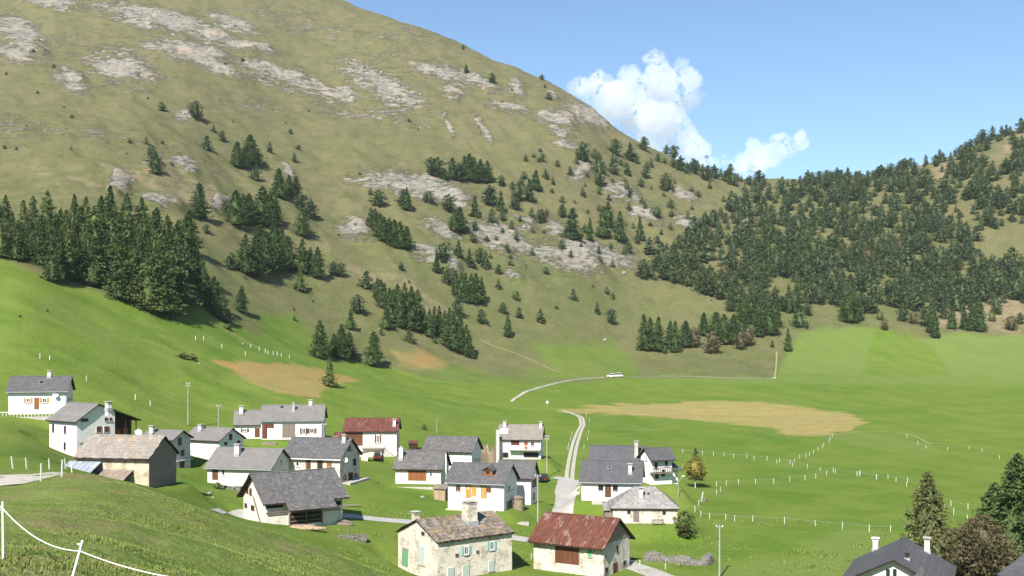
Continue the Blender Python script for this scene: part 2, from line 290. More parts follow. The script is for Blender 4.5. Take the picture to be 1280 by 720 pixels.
MT = dict(
 white=M_plaster('white_plaster', (.71,.68,.63), (.44,.40,.34), .6), cream=M_plaster('cream_plaster', (.66,.60,.51), (.38,.32,.25), .7),
 old=M_plaster('old_limewash', (.68,.63,.54), (.33,.28,.21), .95), greyp=M_plaster('grey_plaster', (.5,.48,.45), (.3,.28,.26), .8),
 buff=M_stone('buff_rubble', (.42,.34,.24), (.30,.26,.21), (.55,.46,.34), 2.6, (.68,.57,.41), .85),
 rubble=M_stone('pale_rubble', (.56,.48,.37), (.36,.30,.23), (.64,.57,.46), 3.0, (.75,.70,.60), .78),
 greyst=M_stone('grey_rubble', (.30,.255,.20), (.19,.165,.135), (.32,.27,.21), 3.0),
 brownst=M_stone('brown_rubble', (.36,.27,.18), (.20,.16,.12), (.42,.33,.23), 3.2),
 dry=M_stone('dry_stone', (.30,.28,.24), (.18,.17,.15), (.07,.065,.055), 3.2),
 slate=M_roof('dark_slate', (.080,.077,.080), (.108,.104,.106), (.27,.265,.255), .6), slate2=M_roof('weathered_slate', (.088,.083,.082), (.125,.118,.115), (.30,.29,.275), .65, lsc=2.),
 ltgrey=M_roof('light_grey_tile', (.155,.145,.138), (.185,.173,.165), (.25,.24,.23), .35, .3), dkgrey=M_roof('plain_dark_tile', (.078,.076,.082), (.098,.096,.102), (.15,.15,.15), .25, .3),
 beige=M_roof('beige_tile', (.185,.165,.14), (.235,.21,.18), (.3,.27,.24), .3),
 slab=M_roof('mossy_stone_slab', (.11,.085,.068), (.24,.20,.165), (.42,.39,.34), .8, .5, .09, (.26,.17,.06), 2.4),
 slabp=M_roof('pale_stone_slab', (.20,.19,.18), (.30,.285,.265), (.12,.115,.11), .6, .45, .06), barnroof=M_roof('weathered_barn_tile', (.20,.175,.15), (.27,.24,.21), (.42,.40,.37), .9, .5, .06, (.29,.185,.11), 1.5),
 rust=M_metalroof('rusty_sheet', (.095,.036,.026), (.150,.058,.038), (.27,.21,.175), .6), red=M_metalroof('dark_red_sheet', (.095,.034,.026), (.145,.060,.042), (.22,.13,.1), .5),
 tin=M_metalroof('blue_grey_sheet', (.22,.25,.29), (.30,.33,.36), (.45,.46,.46), .5, 1.2), brtin=M_metalroof('brown_sheet', (.20,.15,.125), (.30,.25,.21), (.4,.37,.33), .6, 3.),
 wood=M_wood('brown_wood', (.16,.065,.032), (.09,.038,.022)), dwood=M_wood('dark_wood', (.055,.034,.024), (.03,.02,.015)), gwood=M_wood('grey_wood', (.24,.20,.165), (.15,.12,.1)),
 owood=M_wood('orange_wood', (.30,.115,.04), (.19,.07,.025)), ywood=M_wood('yellow_wood', (.52,.30,.07), (.40,.21,.06)), log=M_wood('sawn_log', (.42,.32,.22), (.25,.18,.12)),
 teal=M_flat('teal_paint', (.20,.38,.37)), green=M_flat('green_paint', (.10,.30,.14)), gshut=M_flat('grey_green_paint', (.36,.42,.38)), glass=M_glass('window_glass'),
 wpaint=M_flat('white_paint', (.78,.78,.76), var=.06), postw=M_flat('weathered_white_post', (.55,.54,.50), var=.2), conc=M_plaster('concrete', (.40,.37,.33), (.27,.24,.20), .8), zinc=M_flat('zinc', (.35,.36,.37), .4, .6), lead=M_flat('dull_metal', (.3,.3,.31), .5),
 black=M_flat('dark_opening', (.012,.011,.01)), tyre=M_flat('rubber', (.02,.02,.02)), polew=M_wood('pole_wood', (.36,.33,.29), (.24,.21,.18)))
def rgb(*a): return a
# terrain
g = G('ground_turf'); wp = g.world()
aM, aH, aR, aB, aN = g.attr('meadow'), g.attr('hay'), g.attr('rock'), g.attr('bare'), g.attr('nearturf')
nb = g.ramp(g.noise(.012, 5, wp), .35, .65); nm = g.ramp(g.noise(.07, 6, wp, .65), .35, .65); nf = g.ramp(g.noise(.6, 6, wp, .7), .3, .7); nff = g.noise(5, 5, wp, .7)
hst = g.ramp(g.noise(.5, 5, wp, .6, (.12, 1.3, 1)), .4, .6); streak = g.ramp(g.noise(.09, 5, wp, .6, (1.0, .28, .3)), .3, .7)
gr = g.mix(nb, rgb(.066,.134,.012), rgb(.102,.156,.018)); gr = g.mix(g.math('MULTIPLY', nm, .5), gr, rgb(.15,.19,.036)); gr = g.mix(g.math('MULTIPLY', nf, .25), gr, rgb(.09,.13,.028))
gr = g.mix(g.math('MULTIPLY', g.ramp(g.noise(.03, 6, wp, .7, (.5, 1.4, 1)), .56, .72), .55), gr, rgb(.19,.20,.055))
sz = g.N('ShaderNodeSeparateXYZ'); g.L(wp, sz.inputs[0]); high = g.ramp(g.math('ADD', sz.outputs[2], g.math('MULTIPLY', nm, 90)), 90, 330)
al = g.mix(nb, rgb(.080,.090,.029), rgb(.125,.105,.052)); al = g.mix(g.math('MULTIPLY', g.ramp(g.math('ADD', sz.outputs[2], g.math('MULTIPLY', nm, 60)), 150, 45), .55), al, rgb(.085,.120,.026)); al = g.mix(g.math('MULTIPLY', high, .7), al, rgb(.138,.112,.066)); al = g.mix(g.math('MULTIPLY', streak, .6), al, rgb(.160,.130,.068)); al = g.mix(g.math('MULTIPLY', nm, .45), al, rgb(.090,.108,.032))
terr = g.math('SINE', g.math('ADD', g.math('MULTIPLY', sz.outputs[2], 2.1), g.math('MULTIPLY', g.noise(.04, 4, wp), 26)))
al = g.mix(g.math('MULTIPLY', g.ramp(terr, .3, 1.), .30), al, rgb(.12,.115,.05))
al = g.mix(g.math('MULTIPLY', g.ramp(g.noise(.25, 5, wp, .8), .52, .75), .6), al, rgb(.08,.085,.035)); al = g.mix(aB, al, g.mix(nf, rgb(.27,.205,.14), rgb(.19,.14,.085)))
al = g.mix(g.math('MULTIPLY', g.ramp(g.noise(.5, 6, wp, .85), .57, .68), .6), al, rgb(.34,.31,.25)); al = g.mix(g.math('MULTIPLY', g.ramp(g.noise(1.1, 6, wp, .85), .54, .66), .5), al, rgb(.06,.07,.028))
band = g.ramp(g.math('SINE', g.math('ADD', g.math('ADD', g.math('MULTIPLY', sz.outputs[0], .33), g.math('MULTIPLY', sz.outputs[1], .11)), g.math('MULTIPLY', g.noise(.012, 3, wp), 22))), -.3, .8)
gr = g.mix(g.math('MULTIPLY', band, .16), gr, rgb(.16,.20,.042))
gr = g.mix(g.math('MULTIPLY', g.ramp(g.noise(.16, 7, wp, .82), .50, .66), .45), gr, rgb(.055,.105,.014))
gr = g.mix(g.math('MULTIPLY', g.ramp(g.noise(1.4, 5, wp, .8), .50, .72), .5), gr, rgb(.18,.20,.055))
al = g.mix(g.math('MULTIPLY', g.ramp(g.noise(.09, 8, wp, .85, (1, .5, 1.5)), .46, .60), .75), al, rgb(.075,.088,.030))
al = g.mix(g.math('MULTIPLY', g.ramp(g.noise(.8, 5, wp, .85), .5, .7), .45), al, rgb(.26,.225,.15))
gr = g.mix(g.math('MULTIPLY', g.attr('parcel'), .62), gr, g.mix(nm, rgb(.150,.195,.055), rgb(.125,.165,.045)))
c = g.mix(aM, al, gr)
hx_ = g.ramp(sz.outputs[0], -40, 20)
hy = g.mix(hx_, g.mix(streak, rgb(.31,.175,.065), rgb(.24,.185,.065)), g.mix(hst, rgb(.34,.26,.105), rgb(.24,.20,.07))); hy = g.mix(g.math('MULTIPLY', g.ramp(g.noise(.5, 7, wp, .85), .46, .62), .65), hy, rgb(.19,.12,.045)); hy = g.mix(g.math('MULTIPLY', nm, .5), hy, rgb(.22,.22,.08)); c = g.mix(g.math('MULTIPLY', aH, .92), c, hy)
ng = g.mix(nf, rgb(.10,.155,.028), rgb(.16,.20,.05)); ng = g.mix(g.ramp(g.noise(.22, 6, wp, .7), .46, .66), ng, rgb(.19,.165,.075)); ng = g.mix(g.math('MULTIPLY', g.ramp(nff, .4, .62), .5), ng, rgb(.075,.10,.025))
c = g.mix(aN, c, ng)
rn = g.noise(.15, 10, wp, .82, (.6, .8, 1.8), .8); rn2 = g.noise(.03, 5, wp, .6)
rf = g.ramp(g.math('ADD', g.math('ADD', g.math('MULTIPLY', aR, 1.05), g.math('MULTIPLY', rn, 4.4)), g.math('MULTIPLY', rn2, 1.2)), 3.28, 3.44)
rf = g.math('MULTIPLY', rf, g.ramp(aR, .08, .3))
rc = g.mix(g.ramp(g.noise(.3, 7, wp, .75, (1, .7, 2)), .35, .65), rgb(.20,.185,.155), rgb(.35,.33,.285)); rc = g.mix(g.ramp(g.noise(.05, 4, wp), .5, .7), rc, rgb(.36,.295,.225)); rc = g.mix(g.math('MULTIPLY', g.ramp(g.noise(.22, 8, wp, .8, (.6, .6, 2.6)), .50, .60), .9), rc, rgb(.13,.12,.095))
c = g.mix(rf, c, rc); g.col(c); g.b.inputs['Roughness'].default_value = .95; g.b.inputs['Specular IOR Level'].default_value = .1
g.bump(g.math('ADD', g.math('ADD', g.math('MULTIPLY', nff, .12), g.math('MULTIPLY', nf, .25)), g.math('MULTIPLY', g.math('MULTIPLY', g.noise(.45, 7, wp, .75, (.7,.7,2)), rf), 6.)), .5, .8)
MT['ground'] = g.m
def M_track(name, c0, c1, sc=1.2):
    g = G(name); wp = g.world(); g.col(g.mix(g.ramp(g.noise(sc, 6, wp, .7), .35, .65), c0, c1)); g.bump(g.noise(8, 4, wp), .02); return g.m
MT['asph'] = M_track('grey_asphalt', (.30,.285,.265), (.37,.355,.33)); MT['gravel'] = M_track('pale_gravel', (.42,.39,.34), (.31,.29,.24), 2.); MT['dirtt'] = M_track('dirt_path', (.36,.31,.2), (.24,.23,.1), .8)
MT['faint'] = M_track('worn_grass', (.27,.235,.12), (.22,.21,.09), .8)
def M_leaf(name, c0, c1, c2, trans=.15):
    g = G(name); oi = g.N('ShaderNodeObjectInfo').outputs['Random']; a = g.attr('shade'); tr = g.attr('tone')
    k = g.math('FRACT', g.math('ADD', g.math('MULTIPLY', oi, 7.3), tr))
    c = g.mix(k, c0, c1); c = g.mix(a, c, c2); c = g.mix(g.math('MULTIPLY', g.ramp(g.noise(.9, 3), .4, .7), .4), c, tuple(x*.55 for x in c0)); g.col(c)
    g.b.inputs['Roughness'].default_value = .7
    return g.m
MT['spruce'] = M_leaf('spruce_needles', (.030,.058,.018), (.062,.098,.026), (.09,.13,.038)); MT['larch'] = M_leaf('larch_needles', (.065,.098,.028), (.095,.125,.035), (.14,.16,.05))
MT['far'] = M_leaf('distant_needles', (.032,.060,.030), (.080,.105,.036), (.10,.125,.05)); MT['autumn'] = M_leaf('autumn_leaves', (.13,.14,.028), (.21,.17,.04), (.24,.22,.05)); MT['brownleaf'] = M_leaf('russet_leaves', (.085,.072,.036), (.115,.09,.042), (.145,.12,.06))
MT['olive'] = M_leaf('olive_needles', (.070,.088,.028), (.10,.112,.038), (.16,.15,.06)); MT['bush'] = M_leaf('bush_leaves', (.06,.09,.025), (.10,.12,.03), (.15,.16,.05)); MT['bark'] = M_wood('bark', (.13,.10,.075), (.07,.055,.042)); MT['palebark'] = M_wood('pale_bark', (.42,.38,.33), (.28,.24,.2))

# ------------------------------------------------------------------ mesh helpers
class MB:
    def __init__(s): s.v = []; s.f = []; s.k = []
    def add(s, vs, fs, k=0):
        n = len(s.v); s.v += [tuple(v) for v in vs]; s.f += [tuple(n+i for i in f) for f in fs]; s.k += [k]*len(fs)
    def box(s, x0, x1, y0, y1, z0, z1, k=0):
        s.add([(x0,y0,z0),(x1,y0,z0),(x1,y1,z0),(x0,y1,z0),(x0,y0,z1),(x1,y0,z1),(x1,y1,z1),(x0,y1,z1)], [(0,3,2,1),(4,5,6,7),(0,1,5,4),(1,2,6,5),(2,3,7,6),(3,0,4,7)], k)
    def bar(s, p, q, r0, r1=None, n=8, k=0):
        r1 = r0 if r1 is None else r1; p, q = Vector(p), Vector(q); d = (q-p).normalized(); u = d.orthogonal().normalized(); w = d.cross(u)
        vs = [p+(u*math.cos(2*math.pi*i/n)+w*math.sin(2*math.pi*i/n))*r0 for i in range(n)]+[q+(u*math.cos(2*math.pi*i/n)+w*math.sin(2*math.pi*i/n))*r1 for i in range(n)]
        s.add(vs, [(i, (i+1) % n, n+(i+1) % n, n+i) for i in range(n)]+[tuple(range(n))[::-1], tuple(range(n, 2*n))], k)
    def prism(s, poly, axis, a0, a1, k=0):
        n = len(poly)
        mk = (lambda c, z, a: (a, c, z)) if axis == 'x' else (lambda c, z, a: (c, a, z))
        s.add([mk(c, z, a0) for c, z in poly]+[mk(c, z, a1) for c, z in poly], [(i, (i+1) % n, n+(i+1) % n, n+i) for i in range(n)]+[tuple(range(n))[::-1], tuple(range(n, 2*n))], k)
    def build(s, name, mats, parent=None, M=None, smooth=False, fix=True):
        me = bpy.data.meshes.new(name); me.from_pydata(s.v, [], s.f)
        mats = mats if isinstance(mats, (list, tuple)) else [mats]
        for m in mats: me.materials.append(MT[m] if isinstance(m, str) else m)
        me.polygons.foreach_set('material_index', s.k)
        if smooth: me.polygons.foreach_set('use_smooth', [True]*len(s.f))
        if fix:
            import bmesh
            bm = bmesh.new(); bm.from_mesh(me); bmesh.ops.recalc_face_normals(bm, faces=bm.faces); bm.to_mesh(me); bm.free()
        me.update(); o = bpy.data.objects.new(name, me); COL.objects.link(o)
        if parent: o.parent = parent
        if M is not None: o.matrix_basis = M
        return o
def npmesh(name, V, Fc, mats, attrs=None, k=3, smooth=False):
    me = bpy.data.meshes.new(name); V = np.asarray(V, np.float32); Fc = np.asarray(Fc, np.int32)
    me.vertices.add(len(V)); me.vertices.foreach_set('co', V.ravel()); me.loops.add(Fc.size); me.loops.foreach_set('vertex_index', Fc.ravel())
    me.polygons.add(len(Fc)); me.polygons.foreach_set('loop_start', np.arange(0, Fc.size, k, dtype=np.int32)); me.polygons.foreach_set('loop_total', np.full(len(Fc), k, np.int32))
    for m in mats: me.materials.append(MT[m])
    if smooth: me.polygons.foreach_set('use_smooth', np.ones(len(Fc), bool))
    me.update(calc_edges=True)
    for n_, a in (attrs or {}).items():
        at = me.attributes.new(n_, 'FLOAT', 'POINT'); at.data.foreach_set('value', np.asarray(a, np.float32).ravel())
    return me
def link(name, me, parent=None, loc=None):
    o = bpy.data.objects.new(name, me); COL.objects.link(o)
    if parent: o.parent = parent
    if loc is not None: o.location = loc
    return o
def empty(name, loc, rz=0.): o = link(name, None, None, loc); o.rotation_euler = (0, 0, rz); o.empty_display_size = .5; return o
def tag(o, label, cat, group=None):
    o['label'] = label; o['category'] = cat
    if group: o['group'] = group
    return o
def struct(o): o['kind'] = 'structure'; return o

# ------------------------------------------------------------------ terrain mesh
nu, ny = U.shape
idx = np.arange(nu*ny).reshape(nu, ny)
quads = np.stack([idx[:-1, :-1], idx[1:, :-1], idx[1:, 1:], idx[:-1, 1:]], -1).reshape(-1, 4)
VV = np.stack([X, Y, Zw], -1).reshape(-1, 3)
nearturf = (1-sstep(82, 100, Y))
me = npmesh('ground', VV, quads, ['ground'], dict(parcel=np.clip(parcel, 0, 1)*far, meadow=np.clip(np.maximum(meadow, green2), 0, 1), hay=np.clip(hay, 0, 1)*far, rock=rock, bare=np.clip(bare, 0, 1), nearturf=nearturf), 4, True)
struct(link('ground', me))

# ------------------------------------------------------------------ roads and tracks draped on the ground
def ribbon(name, pts, wid, mat, lift=.05, ymin=90., wpt=None, ws=False):
    P = [ray(a, b, ymin) for a, b in pts] if not ws else pts
    P = np.array([(p[0], p[1]) for p in P]); d = np.r_[0, np.cumsum(np.hypot(*np.diff(P, axis=0).T))]
    n = max(8, int(d[-1]/1.2)); q = np.linspace(0, d[-1], n); cx = pchip(d, P[:, 0], q); cy = pchip(d, P[:, 1], q)
    for _ in range(6): cx[1:-1] = (cx[:-2]+2*cx[1:-1]+cx[2:])/4; cy[1:-1] = (cy[:-2]+2*cy[1:-1]+cy[2:])/4
    w = np.interp(q, d, wpt) if wpt else np.full(n, wid)
    w = w*(1+.12*fbm(q, q*0+pts[0][0], 3., 2))
    tx = np.gradient(cx); ty = np.gradient(cy); l = np.hypot(tx, ty); nx, ny_ = -ty/l, tx/l
    K = 6; vs = []
    for j in range(K+1):
        s = (j/K-.5)*w; x = cx+nx*s; y = cy+ny_*s
        e = .02 if j in (0, K) else 0
        vs.append(np.stack([x, y, gz(x, y)+lift-e], -1))
    V = np.concatenate(vs); fs = []
    for j in range(K):
        a = np.arange(n-1)+j*n; fs.append(np.stack([a, a+n, a+n+1, a+1], -1))
    me = npmesh(name, V, np.concatenate(fs), [mat], None, 4, True); o = link(name, me); struct(o); return o, cx, cy
ribbon('road', [(830,722),(800,711),(760,696),(700,681),(640,672),(580,663),(520,653),(470,649),(430,645),(380,643)], 3.2, 'asph', .07)
ribbon('road', [(270,640),(290,639),(310,641),(345,643)], 1.6, 'asph', .07)
ribbon('driveway', [(694,682),(700,655),(707,630),(711,612),(712,600)], 3.4, 'asph', .10, wpt=[3.4,3.4,3.7,5.,4.2])
ribbon('driveway', [(712,601),(702,598),(692,597)], 3.2, 'asph', .09)
for s in (-1, 1):
    ribbon('track', [(711.5+s*3.6,601),(713+s*3.4,585),(717.5+s*3,560),(724+s*2.4,540),(728+s*2,530),(726+s*2,522),(714+s*1.4,516.5),(705+s,514.5)], .8, 'gravel', .09)
    ribbon('track', [(639,502-s*.7),(655,491-s*.7),(680,483-s*.6),(705,477-s*.5),(732,473.3-s*.4),(756,472-s*.3)], .75, 'gravel', .12)
ribbon('path', [(1000,545),(1030,544.5),(1055,542),(1078,539),(1110,540),(1140,544),(1165,556)], .7, 'faint', .07)
ribbon('path', [(968,473),(970,460),(971,440)], .8, 'faint', .12)
ribbon('path', [(600,425),(640,440),(675,455),(700,466),(730,472)], .8, 'faint', .12)
ribbon('parking_area', [(-60,601),(0,597),(40,594.5),(66,591)], 9, 'gravel', .06, 60., wpt=[10,9,6.5,2.5])
# ------------------------------------------------------------------ houses
def grid_slope(mb, axis, c0, z0, c1, z1, a0, a1, rough, rs, k=0):
    # one roof slope as a lattice of slightly uneven cells so courses sag and edges are not ruler straight
    na = max(3, int(abs(a1-a0)/.55)); nc = max(3, int(math.hypot(c1-c0, z1-z0)/.55)); vs = []
    for i in range(na+1):
        for j in range(nc+1):
            a = a0+(a1-a0)*i/na; c = c0+(c1-c0)*j/nc; z = z0+(z1-z0)*j/nc+rs.uniform(-1, 1)*rough
            if j == 0: c += rs.uniform(-1, 1)*rough*1.2
            if i in (0, na): a += rs.uniform(-1, 1)*rough*1.2
            vs.append((a, c, z) if axis == 'x' else (c, a, z))
    mb.add(vs, [(i*(nc+1)+j, (i+1)*(nc+1)+j, (i+1)*(nc+1)+j+1, i*(nc+1)+j+1) for i in range(na) for j in range(nc)], k)
class House:
    def __init__(s, key, name, label, wall, roof, root=None, ov=.55, gov=.45, th=.16, rough=.02, gable=None, prof=None, hip=None, depth=3.5, cat='house', drop=0):
        h = HS[key]; s.__dict__.update(h); s.key = key; s.rs = random.Random(key); s.vroot = root
        s.OM = Matrix.Translation((h['C'][0], h['C'][1], h['zb']+CZ)) @ Matrix.Rotation(h['t'], 4, 'Z')
        if root is None:
            s.root = empty(name, (h['C'][0], h['C'][1], h['zb']+CZ), h['t']); tag(s.root, label, cat); s.M = Matrix.Identity(4); s.rootM = s.OM
        else:
            s.root = root.root; s.M = root.rootM.inverted() @ s.OM; s.rootM = root.rootM
        s.inv = s.OM.inverted(); s.cam = s.inv @ Vector((0, 0, CZ))
        if prof is None:      # measured eave and ridge lines are the outer edges of the roof covering
            tot = s.H+s.rise-th; H0 = s.H; hc_ = (s.W if s.ridge == 'a' else s.L)/2
            for _ in range(12): k = (tot-s.H)/hc_; s.H = H0+min(k*ov, 1.2)*.85-th
            s.rise = tot-s.H
        hx, hy = s.L/2, s.W/2; H, Rr = s.H, s.rise; ax = 'x' if s.ridge == 'a' else 'y'
        hc, ha = (hy, hx) if s.ridge == 'a' else (hx, hy)
        cl, zl, cm, zm, cr, zr = prof(s) if prof else (-hc, H, 0., H+Rr, hc, H)
        s.prof = (cl, zl, cm, zm, cr, zr); s.hc, s.ha = hc, ha
        kl = (zm-zl)/(cm-cl); kr = (zm-zr)/(cr-cm); s.kl, s.kr = kl, kr
        w = MB()
        if hip:
            w.box(-hx, hx, -hy, hy, -depth, H)
        else:
            zr_w = zm-kr*(hc-cm)
            w.prism([(-hc, -depth), (hc, -depth), (hc, zr_w), (cm, zm), (-hc, zl)], ax, -ha, ha, 0)
        s.wall = w.build('wall', [wall], s.root, s.M)
        if gable: s.gable(gable)
        m = MB(); A0, A1 = -ha-gov, ha+gov; up = th+.02
        e0 = (-hc-ov, zl-kl*ov) if cl == -hc else (cl, zl); e1 = (max(cr, hc)+ov, zr-kr*ov) if cr == hc else (cr, zr)
        if hip:
            hl, hr = hip; zE = H-kl*ov; zR = H+Rr
            b = [(-hx-ov,-hy-ov,zE+up),(hx+ov,-hy-ov,zE+up),(hx+ov,hy+ov,zE+up),(-hx-ov,hy+ov,zE+up),(-hx+hl,0,zR+up),(hx-hr,0,zR+up)]
            m.add(b, [(0,1,5,4),(1,2,5),(2,3,4,5),(3,0,4)], 0)
            m.add(b[:4]+[(p[0],p[1],p[2]-.14) for p in b[:4]], [(4,5,1,0),(5,6,2,1),(6,7,3,2),(7,4,0,3),(7,6,5,4)], 1)
        else:
            grid_slope(m, ax, e0[0], e0[1]+up, cm, zm+up, A0, A1, rough, s.rs, 0)
            grid_slope(m, ax, e1[0], e1[1]+up, cm, zm+up, A0, A1, rough, s.rs, 0)
            dd = .03+rough*2.2
            m.prism([(e0[0], e0[1]+.012), (cm, zm+.012), (e1[0], e1[1]+.012), (e1[0], e1[1]+max(.03, up-dd)), (cm, zm+max(.03, up-dd)), (e0[0], e0[1]+max(.03, up-dd))], ax, A0+.02, A1-.02, 1)
            # ridge cap
            m.prism([(cm-.16, zm+up-.05), (cm+.16, zm+up-.05), (cm, zm+up+.07)], ax, A0, A1, 0)
            # rafter tails along the visible eave
            k = A0+.5
            while k < A1-.3:
                c0, c1 = (e0[0]+.06, -hc+.1)
                q = [(c0, e0[1]-.13), (c1, e0[1]-.13+kl*(c1-c0)), (c1, e0[1]+.0+kl*(c1-c0)), (c0, e0[1])]
                m.prism(q, ax, k, k+.1, 1); k += .9
        s.roof = m.build('roof', [roof, 'dwood'], s.root, s.M, fix=False)
        s.up = up; s.e0 = e0; s.e1 = e1; s.A = (A0, A1)
    def gable(s, mat):      # timber triangle under the roof ends
        m = MB(); hc, (cl, zl, cm, zm, cr, zr) = s.hc, s.prof; ax = 'x' if s.ridge == 'a' else 'y'
        lo = min(zl, zm-s.kr*(hc-cm))
        for a in (-s.ha-.03, s.ha+.001): m = MB(); m.prism([(-hc+.0, lo), (hc, lo), (cm, zm-.02)], ax, a, a+.029); m.build('gable_panel', mat, s.root, s.M)
    def hit(s, face, px, py):
        d = (s.inv.to_3x3() @ Vector(((px-640)/F, 1, (HY-py)/F))).normalized(); o = s.cam
        if face == 'F': t = (-s.W/2-o.y)/d.y; p = o+d*t; return (p.x, p.z, t)
        if face == 'S':
            X0 = s.L/2 if s.side == 'R' else -s.L/2; t = (X0-o.x)/d.x; p = o+d*t; return (p.y, p.z, t)
        if face == 'R':   # the slope that faces the camera
            best = None
            for sg, k in ((-1, s.kl), (1, s.kr)):
                n = Vector((0, sg*k, 1)) if s.ridge == 'a' else Vector((sg*k, 0, 1)); q = Vector((0, 0, s.prof[3]+s.up)) + (Vector((0, s.prof[2], 0)) if s.ridge == 'a' else Vector((s.prof[2], 0, 0)))
                t = (q-o).dot(n)/d.dot(n); p = o+d*t
                c = p.y if s.ridge == 'a' else p.x
                if t > 0 and (c-s.prof[2])*sg >= -.01 and (best is None or t < best[0]): best = (t, p)
            if best is None: best = (0, Vector((0, 0, s.prof[3])))
            return best[1], best[0]
    def fb(s, m, face, a0, a1, z0, z1, d0, d1, k=0):
        if face == 'F': m.box(a0, a1, -s.W/2-d1, -s.W/2-d0, z0, z1, k)
        elif s.side == 'R': m.box(s.L/2+d0, s.L/2+d1, a0, a1, z0, z1, k)
        else: m.box(-s.L/2-d1, -s.L/2-d0, a0, a1, z0, z1, k)
    def rect(s, face, cx, cy, w, h):
        if face == 'S' and s.side == 'L': l, r = s.hit(face, cx+w/2, cy), s.hit(face, cx-w/2, cy)
        else: l, r = s.hit(face, cx-w/2, cy), s.hit(face, cx+w/2, cy)
        c = s.hit(face, cx, cy); hh = h*c[2]/F*.99
        return l[0], r[0], c[1]-hh/2, c[1]+hh/2
    def win(s, face, cx, cy, w, h, shut=None, frame='wpaint', sill=True, closed=False, name='window', label=None):
        a0, a1, z0, z1 = s.rect(face, cx, cy, w, h); t = min(.09, (a1-a0)*.13); m = MB()
        for b in ((a0, a0+t, z0, z1), (a1-t, a1, z0, z1), (a0+t, a1-t, z0, z0+t), (a0+t, a1-t, z1-t, z1)): s.fb(m, face, *b, .003, .06)
        if a1-a0 > .6: s.fb(m, face, (a0+a1)/2-t*.35, (a0+a1)/2+t*.35, z0+t, z1-t, .003, .045)
        f = m.build('window' if name == 'window' else name, frame, s.root, s.M)
        if label: f['label'] = label
        m = MB(); s.fb(m, face, a0+t*.6, a1-t*.6, z0+t*.6, z1-t*.6, .004, .02); m.build('pane', 'glass', f)
        if sill: m = MB(); s.fb(m, face, a0-.08, a1+.08, z0-.09, z0-.004, .003, .14); m.build('sill', 'conc', f)
        if shut:
            wd = (a1-a0)/2
            if closed: m = MB(); s.fb(m, face, a0, a1, z0, z1, .062, .1); m.build('shutter', shut, f)
            else:
                for b in ((a0-wd-.02, a0-.02), (a1+.02, a1+wd+.02)): m = MB(); s.fb(m, face, b[0], b[1], z0-.02, z1+.02, .02, .07); m.build('shutter', shut, f)
        return f
    def door(s, face, cx, cy, w, h, mat='wood', frame=None, planks=True, name='door', label=None, lintel=None):
        a0, a1, z0, z1 = s.rect(face, cx, cy, w, h); m = MB(); n = max(2, int((a1-a0)/.28))
        for i in range(n):
            b0 = a0+(a1-a0)*i/n; b1 = a0+(a1-a0)*(i+1)/n-.012; s.fb(m, face, b0, b1, z0, z1, .004, .045+.012*(i % 2))
        d = m.build(name, mat, s.root, s.M)
        if label: d['label'] = label
        m = MB(); t = .07
        for b in ((a0-t, a0, z0, z1), (a1, a1+t, z0, z1), (a0-t, a1+t, z1, z1+t)): s.fb(m, face, *b, .003, .08)
        m.build('frame', frame or 'gwood', d)
        if lintel: m = MB(); s.fb(m, face, a0-.15, a1+.15, z1+t+.005, z1+t+.2, .003, .1); m.build('lintel', lintel, d)
        return d
    def hole(s, face, cx, cy, w, h, name='opening'):
        a0, a1, z0, z1 = s.rect(face, cx, cy, w, h); m = MB(); s.fb(m, face, a0, a1, z0, z1, .003, .012); o = m.build(name, 'black', s.root, s.M)
        m = MB(); t = .08
        for b in ((a0-t, a0, z0-t, z1+t), (a1, a1+t, z0-t, z1+t), (a0, a1, z1, z1+t), (a0, a1, z0-t, z0)): s.fb(m, face, *b, .003, .07)
        m.build('frame', 'gwood', o); return o
    def chimney(s, px, py, w, h, mat='white', cap='conc', kind='slab', at=None):
        p, t = s.hit('R', px, py) if at is None else at
        wd = w*t/F; hh = h*t/F; m = MB(); a = wd/2*.86; b = a*1.05
        m.box(-a, a, -b, b, -1.1, hh-.25, 0)
        m.box(-a-.07, a+.07, -b-.07, b+.07, hh-.249, hh-.15, 1)
        if kind == 'slab':
            for sx in (-1, 1):
                for sy in (-1, 1): m.box(sx*a-.07*(sx > 0)-.0, sx*a+.07*(sx < 0), sy*b-.07*(sy > 0), sy*b+.07*(sy < 0), hh-.149, hh+.02, 1)
            m.box(-a*.5, a*.5, -b*.5, b*.5, hh-.149, hh-.03, 2)
            m.box(-a-.16, a+.16, -b-.16, b+.16, hh+.021, hh+.1, 1)
        elif kind == 'pot':
            m.bar((0, 0, hh-.149), (0, 0, hh+.25), a*.6, a*.45, 10, 2)
        c = m.build('chimney', [mat, cap, 'lead'], s.roof); c.location = p
        m = MB(); m.box(-a-.1, a+.1, -b-.14, b+.1, -.35, .16); m.build('flashing', 'lead', s.root, s.M).location = (s.M @ p)
        return c
    def skylight(s, px, py, w=6, h=4):
        p, t = s.hit('R', px, py); k = s.kl; m = MB(); a = w*t/F/2; b = a*1.1
        ang = math.atan(k) if s.ridge == 'a' else 0
        m.box(-a, a, -b, b, -.03, .07, 0); m.box(-a+.07, a-.07, -b+.07, b-.07, .071, .085, 1)
        o = m.build('skylight', ['lead', 'glass'], s.roof); o.location = p; o.rotation_euler = (ang, 0, 0) if s.ridge == 'a' else (0, -math.atan(k), 0)
